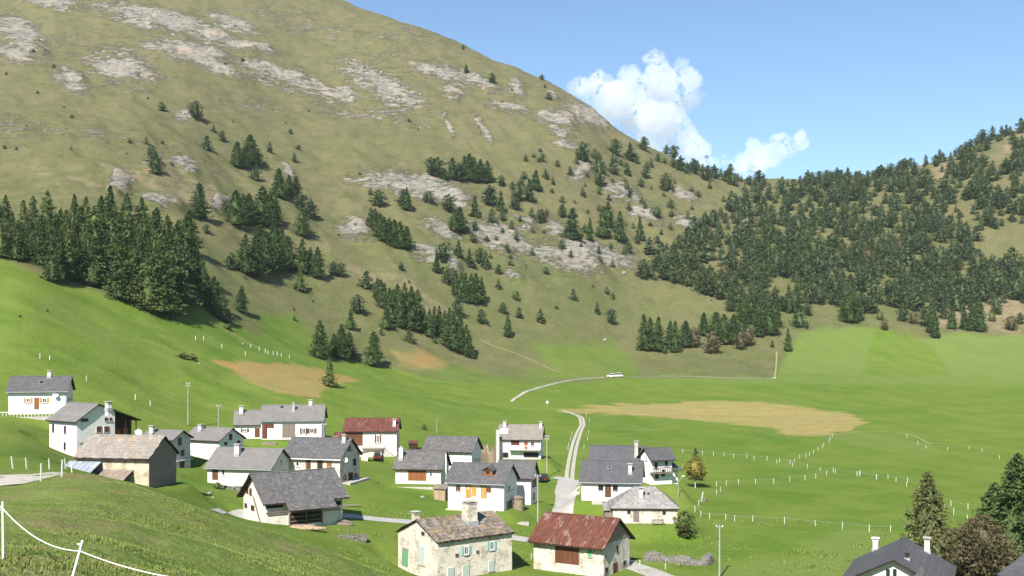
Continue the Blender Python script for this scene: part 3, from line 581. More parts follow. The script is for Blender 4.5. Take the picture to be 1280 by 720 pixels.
    def gutter(s, mat='lead'):
        m = MB(); y, z = s.e0[0]-.06, s.e0[1]+.05
        if s.ridge == 'a':
            m.bar((s.A[0]+.05, y, z), (s.A[1]-.05, y, z), .075, n=8)
            X0 = s.L/2-.15; m.bar((X0, y, z), (X0, -s.W/2-.06, z-.5), .045, n=6); m.bar((X0, -s.W/2-.06, z-.5), (X0, -s.W/2-.06, 0), .045, n=6)
        m.build('gutter', mat, s.root, s.M)
    def dish(s, face, px, py, r=.5, out=.5):
        a, z, t = s.hit(face, px, py); m = MB(); n = 14
        c = Vector((a, -s.W/2-out, z)) if face == 'F' else Vector((s.L/2+out if s.side == 'R' else -s.L/2-out, a, z))
        d = (s.cam-c).normalized()*.7+Vector((0, 0, .45)); d.normalize(); u = d.orthogonal().normalized(); w = d.cross(u)
        vs = [c-d*.1]+[c+(u*math.cos(2*math.pi*i/n)+w*math.sin(2*math.pi*i/n))*r*q+d*(.12*q*q-.1) for q in (.5, 1) for i in range(n)]
        fs = [(0, 1+i, 1+(i+1) % n) for i in range(n)]+[(1+i, 1+n+i, 1+n+(i+1) % n, 1+(i+1) % n) for i in range(n)]
        m.add(vs, fs); m.bar(c-d*.11, c+(Vector((0, out, -.15)) if face == 'F' else Vector((-out if s.side == 'R' else out, 0, -.15))), .03); m.bar(c-w*r*.9*0-d*.1, c+d*.45, .015)
        m.build('satellite_dish', 'wpaint', s.root, s.M, fix=False)
    def slab(s, name, mat, x0, x1, y0, y1, z0, z1): m = MB(); m.box(x0, x1, y0, y1, z0, z1); return m.build(name, mat, s.root, s.M)
    def leanto(s, name, mat, x0, x1, y0, y1, z0, z1, th=.1, under='dwood'):
        # sloping sheet: z0 at y0 (front), z1 at y1 (back)
        m = MB(); m.add([(x0,y0,z0),(x1,y0,z0),(x1,y1,z1),(x0,y1,z1),(x0,y0,z0-th),(x1,y0,z0-th),(x1,y1,z1-th),(x0,y1,z1-th)], [(0,1,2,3)], 0)
        n = len(m.v); m.f += [(4,7,6,5),(0,4,5,1),(1,5,6,2),(2,6,7,3),(3,7,4,0)]; m.k += [1]*5
        return m.build(name, [mat, under], s.root, s.M)

h = House('A', 'white_house', 'white house alone highest on the left slope, orange door between yellow shutters', 'white', 'slate')
h.win('F',35.3,500.5,5,5.5,'ywood'); h.win('F',55.5,500.5,5.5,5.5,'ywood'); h.door('F',45.8,504.5,5,13,'owood'); h.chimney(61.7,471,4,7); h.skylight(52,478); h.dish('F',70,493.5,.5)
h.win('S',85.5,499.5,2.6,5); h.win('S',89,499.5,2.6,5); h.gutter()
hw, hx = h.W/2, h.L/2
h.slab('terrace', 'conc', -hx-1.2, hx-1.5, -hw-2.6, -hw-.01, -2.5, -.35)
m = MB()
for i in range(16): m.box(-hx-1.1+i*.6, -hx-1.04+i*.6, -hw-2.5, -hw-2.44, -.349, .5)
m.box(-hx-1.1, hx-1.9, -hw-2.52, -hw-2.42, .501, .58); m.build('railing', 'wpaint', h.root)

def profB(s):
    r = s.hit('F', 122, 506); c = s.hit('F', 175, 526)
    return (-s.L/2, s.H, r[0], r[1], c[0], c[1])
h = House('B', 'white_house', 'tall white house with long lopsided grey roof over a dark timber porch', 'white', 'ltgrey', prof=profB)
for p in ((66.7,535,2.5,9),(81.4,537,2.5,9),(81,557.5,2.5,9)): h.win('S', *p, frame='wood')
h.win('F',105.5,525,9,3.6,frame='wood'); h.win('F',132.8,524,4,3.6,frame='wood'); h.win('F',138.4,524,3,3.6,frame='wood'); h.win('F',123.2,536.4,6,7,'wood',closed=True); h.win('F',132.8,536.4,6,7,'wood',closed=True)
h.slab('awning', 'gwood', -h.L/2+.4, -h.L/2+2.3, -h.W/2-.9, -h.W/2-.01, 2.1, 2.2)
h.chimney(135.5,511,6,8); h.slab('paved_edge', 'conc', -h.L/2-1.3, h.L/2, -h.W/2-1., -h.W/2-.01, -2.5, .05); h.slab('paved_edge', 'conc', -h.L/2-1.3, -h.L/2-.01, -h.W/2-.005, h.W/2, -2.5, .04)
x1 = h.hit('F', 171, 530)[0]; zt = lambda x: h.prof[3]-h.kr*(x-h.prof[2])
m = MB(); m.prism([(h.L/2+.005, -3), (x1, -3), (x1, zt(x1)-.05), (h.L/2+.005, zt(h.L/2)-.05)], 'y', -h.W/2+1.5, h.W/2); m.build('porch_wall', 'dwood', h.root)
m = MB()
for x in (h.L/2+.1, (h.L/2+x1)/2, x1-.14): m.box(x, x+.14, -h.W/2+.05, -h.W/2+.19, -3, zt(x+.14)-.06)
for z in (2.3, 2.75): m.box(h.L/2+.25, x1-.16, -h.W/2+.06, -h.W/2+.16, z, z+.1)
m.build('porch_frame', 'dwood', h.root)
for k in (.25, .6): m = MB(); xx = h.L/2+(x1-h.L/2)*k; m.box(xx, xx+1, -h.W/2+1.42, -h.W/2+1.49, 2.6, 3.9); m.build('door', 'owood', h.root)
m = MB(); c = Vector((x1+.2, -h.W/2-.1, 3.1)); n = 16; d = Vector((-.3, -.9, .4)).normalized(); u = d.orthogonal().normalized(); w = d.cross(u)
m.add([c]+[c+(u*math.cos(6.283*i/n)+w*math.sin(6.283*i/n))*.62+d*.12 for i in range(n)], [(0, 1+i, 1+(i+1) % n) for i in range(n)]); m.bar(c, c+Vector((-.3, .3, -.4)), .03); m.build('satellite_dish', 'wpaint', h.root, fix=False)

h = House('C', 'stone_barn', 'buff stone barn with weathered brown roof and two lean-to sheds behind the grassy knoll', 'buff', 'barnroof', rough=.05, cat='barn', gov=.35)
m = MB(); m.box(h.L/2+.003, h.L/2+.05, -h.W/2+.0, h.W/2, -3, h.H-.05); m.build('gable_wall', 'greyst', h.root)
m = MB(); m.prism([(-h.W/2, h.H-.05), (h.W/2, h.H-.05), (0, h.H+h.rise-.05)], 'x', h.L/2+.003, h.L/2+.05); m.build('gable_wall', 'greyst', h.root)
for p in ((196,577,2.6,7),(211,577,2,5)): h.hole('S', *p)
for p in ((202,600,4.5,9),(194.5,601,3,7),(214,599,3,7)): h.door('S', *p, mat='gwood')
a = h.hit('F', 88, 590)[0]; b = h.hit('F', 128, 590)[0]; z = h.hit('F', 110, 577)[1]
h.leanto('lean_to_roof', 'tin', a, b, -h.W/2-3.1, -h.W/2-.06, z-1.25, z+.1); h.slab('shed_wall', 'dwood', a+.2, b-.15, -h.W/2-2.6, -h.W/2-.06, -3, z-1.5)
a = h.hit('F', 128, 590)[0]; b = h.hit('F', 167, 590)[0]; z = h.hit('F', 150, 588)[1]
h.leanto('lean_to_roof', 'brtin', a+.3, b, -h.W/2-2.6, -h.W/2-.06, z-1.0, z+.1); h.slab('shed_wall', 'dwood', a+.4, b-1.2, -h.W/2-2.1, -h.W/2-.06, -3, z-1.35)
m = MB(); [m.box(x, x+.14, -h.W/2-2.4, -h.W/2-2.26, -3, z-.98) for x in (b-.3, b-1.4)]; m.build('post', 'wood', h.root)

h = House('D', 'white_house', 'narrow grey-walled house with three stacked windows, right behind the stone barn', 'greyp', 'ltgrey')
h.win('S',224.6,551.7,4.5,9,frame='wood'); h.win('S',228,566,4.5,7.5,frame='gwood'); h.door('S',227.3,584,5,12,'wood'); h.chimney(190,542,5,9)
h.slab('paved_edge', 'conc', h.L/2+.01, h.L/2+2.2, -h.W/2, h.W/2+1, -1.5, .12); h.slab('balcony', 'conc', h.L/2+.01, h.L/2+.8, -h.W/2+.4, h.W/2-.4, 2.0, 2.12)
h = House('E', 'white_house', 'low white house with plain windowless front and brown eaves between two wooden poles', 'white', 'ltgrey')
h.win('S',288,546,4,7,'wood',closed=True); h.hole('S',282,554.5,3,3); h.hole('S',298,553,3,4); h.chimney(251,538,5,7)
m = MB(); m.box(-h.L/2+.4, h.L/2-1.2, -h.W/2-.03, -h.W/2-.003, -1, 2.0); m.build('shadow_panel', 'greyp', h.root)  # grey sheet paints in the shadow lying across the lower front wall
h = House('G', 'white_house', 'cream house with light grey roof, shrub and rubble at its foot, dark red door', 'cream', 'ltgrey')
h.door('F',269,592.5,6,14,'wood',frame='dwood'); h.win('F',279.4,590.5,4,7); h.chimney(297,568,6.5,12,'white','conc'); h.win('S',345.5,589.7,4.6,3.6); h.win('S',355,588,4.6,3.6); h.win('S',351.5,576.5,2.5,6)
h.win('F',330,593,3,6); h.gutter(); h.slab('steps', 'conc', -h.L/2-1, -h.L/2+2.2, -h.W/2-1.6, -h.W/2-.01, -1.5, .25)
h = House('Hb', 'stone_barn', 'big barn with broad dark slate roof and wide dark timber bay, beside the knoll', 'old', 'slate2', rough=.045, cat='barn', ov=.7, gov=.75)
for p in ((307.5,632,3,6),(309.5,613,2.4,8),(313.5,615,2.6,9),(316,635,4.2,6.5)): h.win('S', *p, frame='wood', sill=False)
a = h.hit('F', 361, 640)[0]; b = h.hit('F', 402, 640)[0]; e = h.e0
m = MB(); n = 14
for i in range(n): m.box(a+(b-a)*i/n, a+(b-a)*(i+1)/n-.02, -h.W/2-.06-.015*(i % 2), -h.W/2-.004, .55, h.H-.15)
m.build('timber_bay', 'dwood', h.root)
m = MB()
for z in (.9, 1.5, 2.1): m.box(a-.1, b+.1, -h.W/2-.2, -h.W/2-.09, z, z+.12)
for x in (a-.05, (a+b)/2, b-.1): m.box(x, x+.16, -h.W/2-.24, -h.W/2-.0951, .3, h.H-.2)
m.build('beam', 'gwood', h.root)
h.hole('F',343,632.5,20,3.5); h.hole('F',418,629,16,4)
m = MB()
for z, x0, x1 in ((2.35, -h.L/2-.1, a-.2), (2.1, -h.L/2+.1, a-.3), (2.3, b+.2, h.L/2+.1), (1.95, b+.3, h.L/2)): m = MB(); m.box(x0, x1, -h.W/2-.16, -h.W/2-.075, z, z+.14); m.build('wall_plate', 'gwood', h.root)
xa, xb = h.hit('F', 354, 632)[0], h.hit('F', 414, 628)[0]; k = h.kl
h.leanto('porch_roof', 'slate2', xa, xb, e[0]-1.3, e[0]+.1, e[1]+.22-1.3*k, e[1]+.24+.1*k, .12)
m = MB(); m.bar((-h.L/2-.25, h.W*.02, 4.3), (-h.L/2-.25, -h.W*.3, .9), .06); m.build('prop', 'gwood', h.root)
h = House('I', 'stone_house', 'grey stone house with slate roof and shaded right gable, wooden pole in front', 'rubble', 'slate', rough=.035)
h.door('F',385.6,580.5,5,13,'wood'); h.door('F',400,580.8,6,12,'dwood'); h.win('F',411.5,580.3,6,5.5,'owood',closed=True); h.win('F',372,580,4,6); h.dish('S',428,575,.45)
for p in ((436.3,560.5,4,7),(443,577.5,4,8),(431,597,3.5,6),(444.5,594,3,5)): h.win('S', *p, frame='dwood')
h.door('S',438,597.5,5,13,'dwood'); h.chimney(430.5,552,4.5,8); h.gutter('wpaint'); h.slab('paved_edge', 'conc', h.L/2+.01, h.L/2+1.8, -h.W/2, h.W/2, -1.5, .12)
h = House('J', 'white_house', 'long white house with stepped grey roof and wide brown garage door', 'white', 'ltgrey')
h.door('F',361,538.5,15.5,16.5,'gwood',label='wide brown garage door'); h.door('F',335,539,14,18,'wood'); h.slab('side_screen', 'wpaint', *[h.hit('F', p, 540)[0] for p in (334.5, 342)], -h.W/2-.14, -h.W/2-.09, 0, 2.4)
h.win('F',379.6,539,4.5,7.5,'wood'); h.win('F',390,538.5,5.5,6,'wood'); h.chimney(388.3,506,4.5,6); h.chimney(367,513,4,9,'lead','lead','pot'); h.skylight(352.5,509,5); h.gutter()
m = MB(); a, b = h.hit('F', 353, 548)[0], h.hit('F', 371, 548)[0]
for z in (.5, .95): m.box(a, b, -h.W/2-1.6, -h.W/2-1.54, z, z+.07)
for i in range(7): m.box(a+(b-a)*i/6, a+(b-a)*i/6+.06, -h.W/2-1.67, -h.W/2-1.605, -.3, 1.05)
m.build('railing', 'gwood', h.root)
h.slab('retaining_wall', 'greyst', *[h.hit('F', p, 540)[0] for p in (330, 348)], -h.W/2-3.2, -h.W/2-2.8, -4, -.3)
h2 = House('Jw', 'x', 'x', 'white', 'ltgrey', root=h); h2.win('F',306,538,5,4,'wood'); h2.door('F',321.5,541,5.5,11,'wood'); h2.chimney(301.7,517,5,9)
h = House('K', 'red_roofed_house', 'white house with dark red sheet roof and outdoor stairs, parked car before it', 'cream', 'red')
h.door('F',442.5,548.5,21,17,'wood',label='wide brown plank wall with barn doors'); h.win('F',472.5,548.6,4,9.5,'wood'); h.chimney(493,532,4,8)
h.slab('balcony', 'conc', *[h.hit('F', p, 555)[0] for p in (452, 481)], -h.W/2-1.3, -h.W/2-.01, 1.75, 1.95); h.slab('terrace', 'rubble', *[h.hit('F', p, 555)[0] for p in (430, 478)], -h.W/2-1.8, -h.W/2-.02, -2, .9)
m = MB(); a, b = h.hit('F', 481, 560)[0], h.hit('F', 494, 560)[0]
for i in range(9): m.box(a+(b-a)*i/9, a+(b-a)*(i+1)/9, -h.W/2-1.1, -h.W/2-.02, -1, 1.75-.19*(i+1))
m.build('stairs', 'conc', h.root)
m = MB(); a, b = h.hit('F', 452, 560)[0], h.hit('F', 481, 560)[0]
m.box(a, b, -h.W/2-1.28, -h.W/2-1.22, 2.7, 2.78)
for i in range(9): m.box(a+(b-a)*i/8.2, a+(b-a)*i/8.2+.06, -h.W/2-1.27, -h.W/2-1.23, 1.951, 2.699)
m.build('railing', 'gwood', h.root)
h.leanto('lean_to_roof', 'rust', -h.L/2-3, -h.L/2-.35, -h.W/2, h.W/2-1, 3.3, 4.6); h.slab('shed_wall', 'dwood', -h.L/2-2.6, -h.L/2-.01, -h.W/2+.6, h.W/2-1.4, -2, 3.3)
h = House('M', 'slate_house', 'rear slate-roofed house with white round chimney, peeking over the garage house', 'white', 'slate2', rough=.03)
for p in ((592.2,573.5,2.2,6),(595.8,572.8,2.2,6),(599,572.4,1.8,6)): h.win('S', *p)
h.chimney(592.5,545,4.5,8,'white','white','pot')
h = House('N', 'slate_house', 'house with orange-brown garage door under a white lintel, low terrace wall in front', 'cream', 'slate2', rough=.03)
h.door('F',521.5,594,22,13.5,'owood',lintel='wpaint'); h.win('F',539,592.7,4.5,7); h.chimney(501.6,573,5.2,14,'wpaint','wpaint','pot')
h.slab('terrace', 'conc', -h.L/2, h.L/2+.3, -h.W/2-2.6, -h.W/2-.01, -3, -.25); m = MB(); m.bar((h.L/2+.7, -h.W/2+1, 0), (h.L/2+.7, -h.W/2+1, 5.2), .12); m.build('flue', 'wpaint', h.root)
h = House('O', 'slate_house', 'central house with yellow doors and shutters and a wooden roof dormer', 'white', 'slate')
h.win('F',572.8,610,6,6.5,'wood',closed=True); h.door('F',585.5,614.7,6,15.5,'ywood'); h.win('F',592.7,613.5,6,11,'ywood',closed=True); h.door('F',604.8,615.5,6,15,'ywood'); h.win('F',611,612,6,6,'wood',closed=True)
h.win('F',585.5,609.5,2.5,4); h.win('S',635.6,610.5,3.6,8); h.win('S',640.7,607.5,3.4,8); h.door('S',636.5,632.5,5.5,12,'gwood'); h.gutter()
p, t = h.hit('R', 611, 592); m = MB(); m.prism([(-.75, -.3), (.75, -.3), (.75, .65), (0, 1.05), (-.75, .65)], 'y', -.5, 2.2, 0); c = m.build('dormer', 'owood', h.roof); c.location = p
m = MB(); m.prism([(-1.05, .45), (0, 1.06), (1.05, .45), (1.05, .57), (0, 1.2), (-1.05, .57)], 'y', -.85, 2.4); m.build('dormer_roof', 'slate', h.root, h.M).location = h.M @ p
m = MB(); m.box(-.3, .3, -.53, -.505, .05, .6); m.build('dormer_window', 'glass', h.root, h.M).location = h.M @ p
h.slab('terrace', 'conc', -h.L/2, h.L/2-1, -h.W/2-1.2, -h.W/2-.01, -3, .1)
a, b = [h.hit('F', p, 615)[0] for p in (570, 596)]
m = MB(); m.box(a+1.9, b, -h.W/2-.8, -h.W/2-.4, .5, .56); [m.box(x, x+.08, -h.W/2-.75, -h.W/2-.45, .101, .499) for x in (a+2, b-.2)]; m.box(a+1.9, b, -h.W/2-.38, -h.W/2-.33, .56, .95); m.build('bench', 'ywood', h.root)
h2 = House('Oa', 'x', 'x', 'white', 'slate', root=h); h2.win('S',666.3,604.5,2.2,9,frame='wood'); h2.win('S',669,603,1.8,9,frame='wood'); h2.win('S',667,620,2.2,8,frame='wood')
h = House('Q', 'white_house', 'white house with beige tiled roof and balcony over a dark carport', 'white', 'beige')
h.door('F',644,555.7,10,12.5,'wood',label='red-brown entrance panel'); h.win('F',657.4,557,5,10,'owood',closed=True); h.win('F',665.6,555.7,4,5.5,'wood',closed=True); h.hole('F',632,568.8,6.5,6); h.hole('F',664,568.7,18,5.5)
a, b = [h.hit('F', p, 560)[0] for p in (637, 676)]; h.slab('balcony', 'conc', a, b, -h.W/2-1.3, -h.W/2-.06, 1.9, 2.1)
m = MB(); m.box(a, b, -h.W/2-1.28, -h.W/2-1.2, 2.85, 2.93); m.box(a, a+(b-a)*.45, -h.W/2-1.25, -h.W/2-1.2, 2.101, 2.849); [m.box(a+(b-a)*i/12, a+(b-a)*i/12+.06, -h.W/2-1.32, -h.W/2-1.2501, 2.101, 2.849) for i in range(12)]; m.build('railing', 'wpaint', h.root)
h.chimney(631,533.5,4,7); h.chimney(676,534.5,3.6,7); p, t = h.hit('R', 630, 539); m = MB(); m.box(-.8, .8, -.8, .8, -.02, .05); c = m.build('roof_patch', 'wpaint', h.roof); c.location = p; c.rotation_euler = (math.atan(h.kl), 0, 0)
h = House('T', 'stone_house', 'nearest whitewashed stone house with mossy slab roof, teal shutters and a tall capped chimney', 'rubble', 'slab', rough=.07, ov=.35, gov=.3, th=.14)
h.win('F',582.6,688,5.5,10.5,'teal',frame='wpaint'); h.win('F',614.8,682,5.5,10.5,'teal',frame='wpaint'); h.win('F',582,713,8,14,'gshut',closed=True); h.win('F',614,707,7,13,'gshut',closed=True); h.win('F',563,716,8,13,'gshut',closed=True)
h.hole('F',571,694,2.4,2.6); h.hole('F',597,690,2.2,2.4)
h.door('S',506.6,697,5.5,21,'green',label='bright green narrow door'); h.win('S',527.4,694,7.5,23,'gshut',closed=True); h.hole('S',529,667,3.2,3.6)
h.chimney(587,652,16,25,'rubble','conc'); pk = h.hit('S', 523, 660); h.chimney(0, 0, 8.5, 13, 'rubble', 'conc', at=(Vector((-h.L/2+.5, 1.2, h.prof[3]-.35)), 130.))
h = House('V', 'stone_barn', 'stone barn with rusty red sheet roof and wide brown door, beside the curved driveway', 'rubble', 'rust', rough=.03, cat='barn', gable='brownst', ov=.8, gov=.5)
h.door('F',709,692,29,25,'wood',label='wide reddish brown double door'); h.win('F',737.4,692,4.5,8,'green',closed=True); h.hole('S',771.5,686.5,2.2,7); h.door('S',768.5,710,5,12,'wood'); h.hole('S',758,713,3.6,6); h.hole('S',780.5,704,3.4,5)
m = MB(); m.box(h.L/2+.03, h.L/2+.06, -h.W/2, h.W/2, h.H-.9, h.H-.02); 
h = House('X', 'white_house', 'low white house right of the driveway, brown door between two small windows', 'white', 'dkgrey')
h.win('F',751,609.7,6.5,6.5,frame='dwood'); h.win('F',769,610,6.5,6.5,frame='dwood'); h.door('F',760,614,7,15,'wood'); h.skylight(762,584,4.5); h.chimney(787.8,591,4.6,11); h.slab('doorstep', 'conc', *[h.hit('F', p, 615)[0] for p in (741, 768)], -h.W/2-1.6, -h.W/2-.01, -1.5, .12); h.gutter()
h = House('Z', 'white_house', 'tall white house with right-hand balcony and high slim chimney, right of the driveway', 'white', 'dkgrey', ov=.9)
for p in ((821,594,4,8),(829,591,4,8),(820,582,3.6,8),(833,579,3.6,6)): h.win('F', *p, frame='dwood')
h.win('S',805.5,592,3,5.5); h.win('S',808,573,2.5,4.5)
h.slab('balcony', 'gwood', -h.L/2-.3, h.L/2, -h.W/2-1.2, -h.W/2-.01, 2.0, 2.15); m = MB(); m.box(-h.L/2-.3, h.L/2, -h.W/2-1.2, -h.W/2-1.12, 2.95, 3.05); [m.box(-h.L/2-.3+i*.35, -h.L/2-.18+i*.35, -h.W/2-1.18, -h.W/2-1.13, 2.151, 2.949) for i in range(int((h.L+.2)/.35))]; m.build('railing', 'dwood', h.root)
h.leanto('side_roof', 'dkgrey', h.L/2+.2, h.L/2+1.9, -h.W/2-.5, h.W/2, 2.4, 3.6); h.slab('side_wall', 'white', h.L/2+.01, h.L/2+1.4, -h.W/2+.5, h.W/2-.3, -2, 2.7)
h2 = House('Za', 'x', 'x', 'white', 'dkgrey', root=h); h2.chimney(795.5,570,5,18,'rubble','conc')
h = House('S', 'stone_cottage', 'low whitewashed stone cottage with pale hipped slab roof and lean-to wooden shed', 'rubble', 'slabp', hip=(3.3, 2.9), ov=.35)
h.win('F',786,640,4,4.5,frame='dwood',sill=False); h.door('F',795.2,645.5,6,13,'gwood'); h.win('F',830,641,4.4,4.5,frame='dwood',sill=False); h.chimney(801.5,623,4.6,13); h.skylight(810.6,617.5,4.6)
a = h.hit('F', 756, 640)[0]; h.slab('shed_wall', 'gwood', a, -h.L/2-.01, -h.W/2+.4, h.W/2-2, -1, 1.7); h.leanto('lean_to_roof', 'slabp', a-.2, -h.L/2-.36, -h.W/2+.2, h.W/2-1.8, 1.8, 2.3)
h = House('Y', 'white_house', 'white-gabled house with dark roof cut by the bottom edge, near the large spruces', 'white', 'dkgrey', ov=.6, gov=.8)
h.chimney(1094.5,687,6.5,13,'white','wpaint'); h.chimney(1159,690,6.5,16,'cream','conc'); h.chimney(1134,699,4.5,9,'dwood','dwood','none')
h.win('F',1110,716,5,9,frame='dwood'); h.win('F',1118.5,716,5,9,frame='dwood')
m = MB(); a, b, c = [h.hit('F', p, 715)[0] for p in (1127, 1148, 1170)]; zt = h.hit('F', 1148, 712)[1]
m.prism([(a, zt-2.1), (b, zt), (c, zt-1.9), (c, zt-2.05), (b, zt-.15), (a, zt-2.25)], 'y', -h.W/2-2.6, -h.W/2+2.5); m.build('porch_roof', 'ltgrey', h.root)
m = MB(); m.prism([(a+.4, -3), (c-.4, -3), (c-.4, zt-2.2), (b, zt-.5), (a+.4, zt-2.2)], 'y', -h.W/2-2.2, -h.W/2-.01); m.build('porch_wall', 'white', h.root)
# sliver of the next house in the corner
HS['W'] = dict(C=np.array([(1352-640)/F*105., 108.]), t=R(25), L=9., W=7., zb=-26.6, H=3.6, rise=2.2, a=np.array([math.cos(R(25)), math.sin(R(25))]), b=np.array([-math.sin(R(25)), math.cos(R(25))]), side='L', ridge='b')
h = House('W', 'white_house', 'corner of a dark blue-grey roof at the bottom right edge of the picture', 'greyp', 'dkgrey', ov=.5)
# ------------------------------------------------------------------ poles, lamp, fences
def pole(px, yb, yt, label, arms=1, ymin=95., r=.13, mat='polew', name='utility_pole'):
    x, y, z = ray(px, yb, ymin); h = (yb-yt)*y/F; t = empty(name, (x, y, z)); tag(t, label, 'pole')
    m = MB(); m.bar((0, 0, -.5), (0, 0, h), r, r*.65, 10); m.build('shaft', mat, t)
    for i in range(arms):
        m = MB(); z0 = h-.25-.55*i; m.bar((-.42, -.05, z0), (.42, -.05, z0), .045, n=6); m.build('crossarm', 'lead', t)
        m = MB(); [m.bar((q, -.05, z0+.04), (q, -.05, z0+.24), .055, .04, 8) for q in (-.38, .38)]; m.build('insulator', 'wpaint', t)
    return t
pole(235, 531, 478, 'tall wooden pole on the slope above the narrow grey-walled house', 2)
pole(273, 560, 506, 'thin wooden pole rising in front of the plain white house with brown eaves', 1)
pole(405, 596, 529, 'dark wooden pole in front of the grey stone house with slate roof', 1)
pole(683.6, 595.5, 544, 'wooden pole with crossarms on grass right of the beige-tiled house', 2)
pole(672.3, 652, 593, 'wooden pole between the central house and the rusty-roofed barn', 1)
pole(899.4, 722, 656, 'pale weathered pole at the bottom edge, alone on the right meadow', 1)
pole(546, 541.5, 524, 'short thin pole on the meadow behind the rear slate-roofed house', 0, r=.09)
pole(560.3, 590, 562, 'thin pipe pole between the garage house and the rear slate house', 0, r=.07)
x, y, z = ray(847.8, 626, 95.); t = empty('street_lamp', (x, y, z)); tag(t, 'slender street lamp with slanting arm beside the hipped stone cottage', 'street lamp')
m = MB(); m.bar((0, 0, -.3), (0, 0, 3.2), .06, .045); m.bar((0, 0, 3.2), (.75, 0, 4.2), .04); m.build('post', 'lead', t); m = MB(); m.box(.6, 1.1, -.1, .1, 4.2, 4.3); m.build('lamp_head', 'wpaint', t)

rp = random.Random(5)
def fence(pts, label, hgt=1.05, wid=.075, ymin=95., wire=True, mat='postw', lean=.05, name='wire_fence', base=False, group=None):
    P = []
    for a, b in pts:
        yb = b
        q = ray(a, yb, ymin)
        if q is None: continue
        P.append(Vector(q))
    t = empty(name, P[0]); tag(t, label, 'fence', group); tops = []
    pm = None
    for p in P:
        if pm is None: m = MB(); m.box(-wid/2, wid/2, -wid/2, wid/2, -.3, hgt); o = m.build('post', mat, t); pm = o
        else: o = pm.copy(); COL.objects.link(o); o.parent = t
        o.location = p-P[0]; e = (rp.uniform(-lean, lean), rp.uniform(-lean, lean), rp.uniform(0, 1)); o.rotation_euler = e
        s_ = rp.uniform(.85, 1.12); o.scale = (1, 1, s_)
        tops.append(o.location+Vector((0, 0, hgt*s_*.85)))
    if wire and len(P) > 1:
        m = MB()
        for a, b in zip(tops, tops[1:]):
            c = (a+b)/2-Vector((0, 0, .06)); m.bar(a, c, .012, n=4); m.bar(c, b, .012, n=4)
        m.build('wire', 'lead', t)
    return t
Z8 = lambda L: [(860+a/3.6, 520+b/3.6+1.6) for a, b in L]
Z7 = lambda L: [(1040+a/4, 540+b/4+1.6) for a, b in L]
ZG = lambda L: [(200+a/3., 380+b/3.+1) for a, b in L]
ZH = lambda L: [(600+a/3., 400+b/3.+1.2) for a, b in L]
fence(ZH([(690,492),(708,495),(760,495)])+Z8([(65,170),(115,175),(162,175),(205,185),(265,185),(297,195),(356,195),(400,208),(413,203),(460,210),(537,230),(595,242),(653,248),(760,265),(771,265),(848,280)])+Z7([(125,213),(140,212),(222,232),(320,243),(373,268)]), 'long line of short white posts crossing the right meadow past the small larch')
fence(Z8([(470,222),(480,203),(502,187),(531,180),(547,175),(564,165),(585,152),(605,140),(611,128),(635,117),(640,103),(650,90)]), 'line of white posts climbing diagonally to the corner of the straw-coloured hay patch')
fence(Z8([(128,312),(172,308),(228,303),(304,300),(386,300),(458,290),(527,283),(575,275),(623,262),(663,252)]), 'middle row of white posts on the right meadow, starting just right of the larch')
fence(Z8([(146,335),(128,350),(48,400),(32,427),(58,447),(97,457),(170,460),(210,470),(291,470),(434,480),(573,490),(695,505),(815,515)])+Z7([(187,493),(292,493)]), 'lowest row of white posts on the right meadow, bending round below the larch')
fence(Z7([(280,228),(378,248),(562,380),(608,408),(677,440)]), 'white posts running down toward the big dark spruces at right')
fence(Z7([(595,365),(680,382)]), 'two white posts on grass close left of the big dark spruces')
fence(Z7([(375,22),(430,57),(470,78),(578,85),(685,80),(750,93),(837,130)]), 'far row of white posts along the worn path right of the hay patch')
fence(ZH([(318,345),(345,352),(398,360),(411,378),(408,420),(403,450),(390,480)]), 'white posts along the right side of the two-rut track')
fence(ZH([(330,485),(333,470),(340,450),(345,430)]), 'small white posts left of the two-rut track')
fence(ZG([(340,160),(372,172),(395,180),(405,185),(425,187),(440,190),(455,195),(485,200)]), 'row of small white posts just above the reddish grass patch', 1.3, .16, 200.)
fence(ZG([(133,133),(163,133),(232,163),(320,190)]), 'sparse white posts at the upper edge of the left meadow', 1.3, .15, 180.)
fence([(28+a/3.6*0+a, b) for a, b in ((22,448.5),(34,450),(80,476),(141,500),(160,507.5))], 'scattered white posts on the steep meadow above the left houses', 1.2, .13, 150., wire=False)
fence([(16,585.5),(33,586),(61.5,586.8),(82,586.3)], 'white-taped fence behind the gravel parking area', 1.15, .09, 70., lean=.12)
fence([(51,601.5),(77,596),(90,590.5)], 'three leaning white posts on the crest of the grassy knoll', 1.2, .08, 60., wire=False, lean=.16, name='post_row')
fence([(655,705),(664,700),(800,708),(832,712)], 'few low white posts along the road near the rusty-roofed barn', .9, .08)
# nearest fence: slanting white posts with a sagging tape
P1, P2 = Vector(ray(4, 699)), Vector(ray(88, 731)); y1, y2 = P1.y, P2.y
T1 = Vector(((3.4-640)/F*y1, y1, CZ+(HY-627)/F*y1)); T2 = Vector(((102-640)/F*y2, y2+.05, CZ+(HY-676)/F*y2))
t = empty('tape_fence', P1); tag(t, 'white tape fence with a slanting post in the near grass at lower left', 'fence')
for p, q in ((P1, T1), (P2, T2)):
    m = MB(); d = (q-p).normalized(); m.bar(p-d*.2-P1, q-P1, .026, .022, 8); m.bar(p+(q-p)*.9-P1, p+(q-p)*.9-P1+Vector((-.07, -.03, .02)), .02, n=6); m.build('post', 'wpaint', t)
m = MB(); P3 = Vector(ray(262, 800)); P0 = Vector(ray(-90, 700)); T0 = P0+Vector((0, 0, 1.1)); T3 = P3+Vector((.3, 0, .95))
A = [T0, T1-(T1-P1)*.12, T2-(T2-P2)*.24, T3]; sag = [.25, .22, .12]
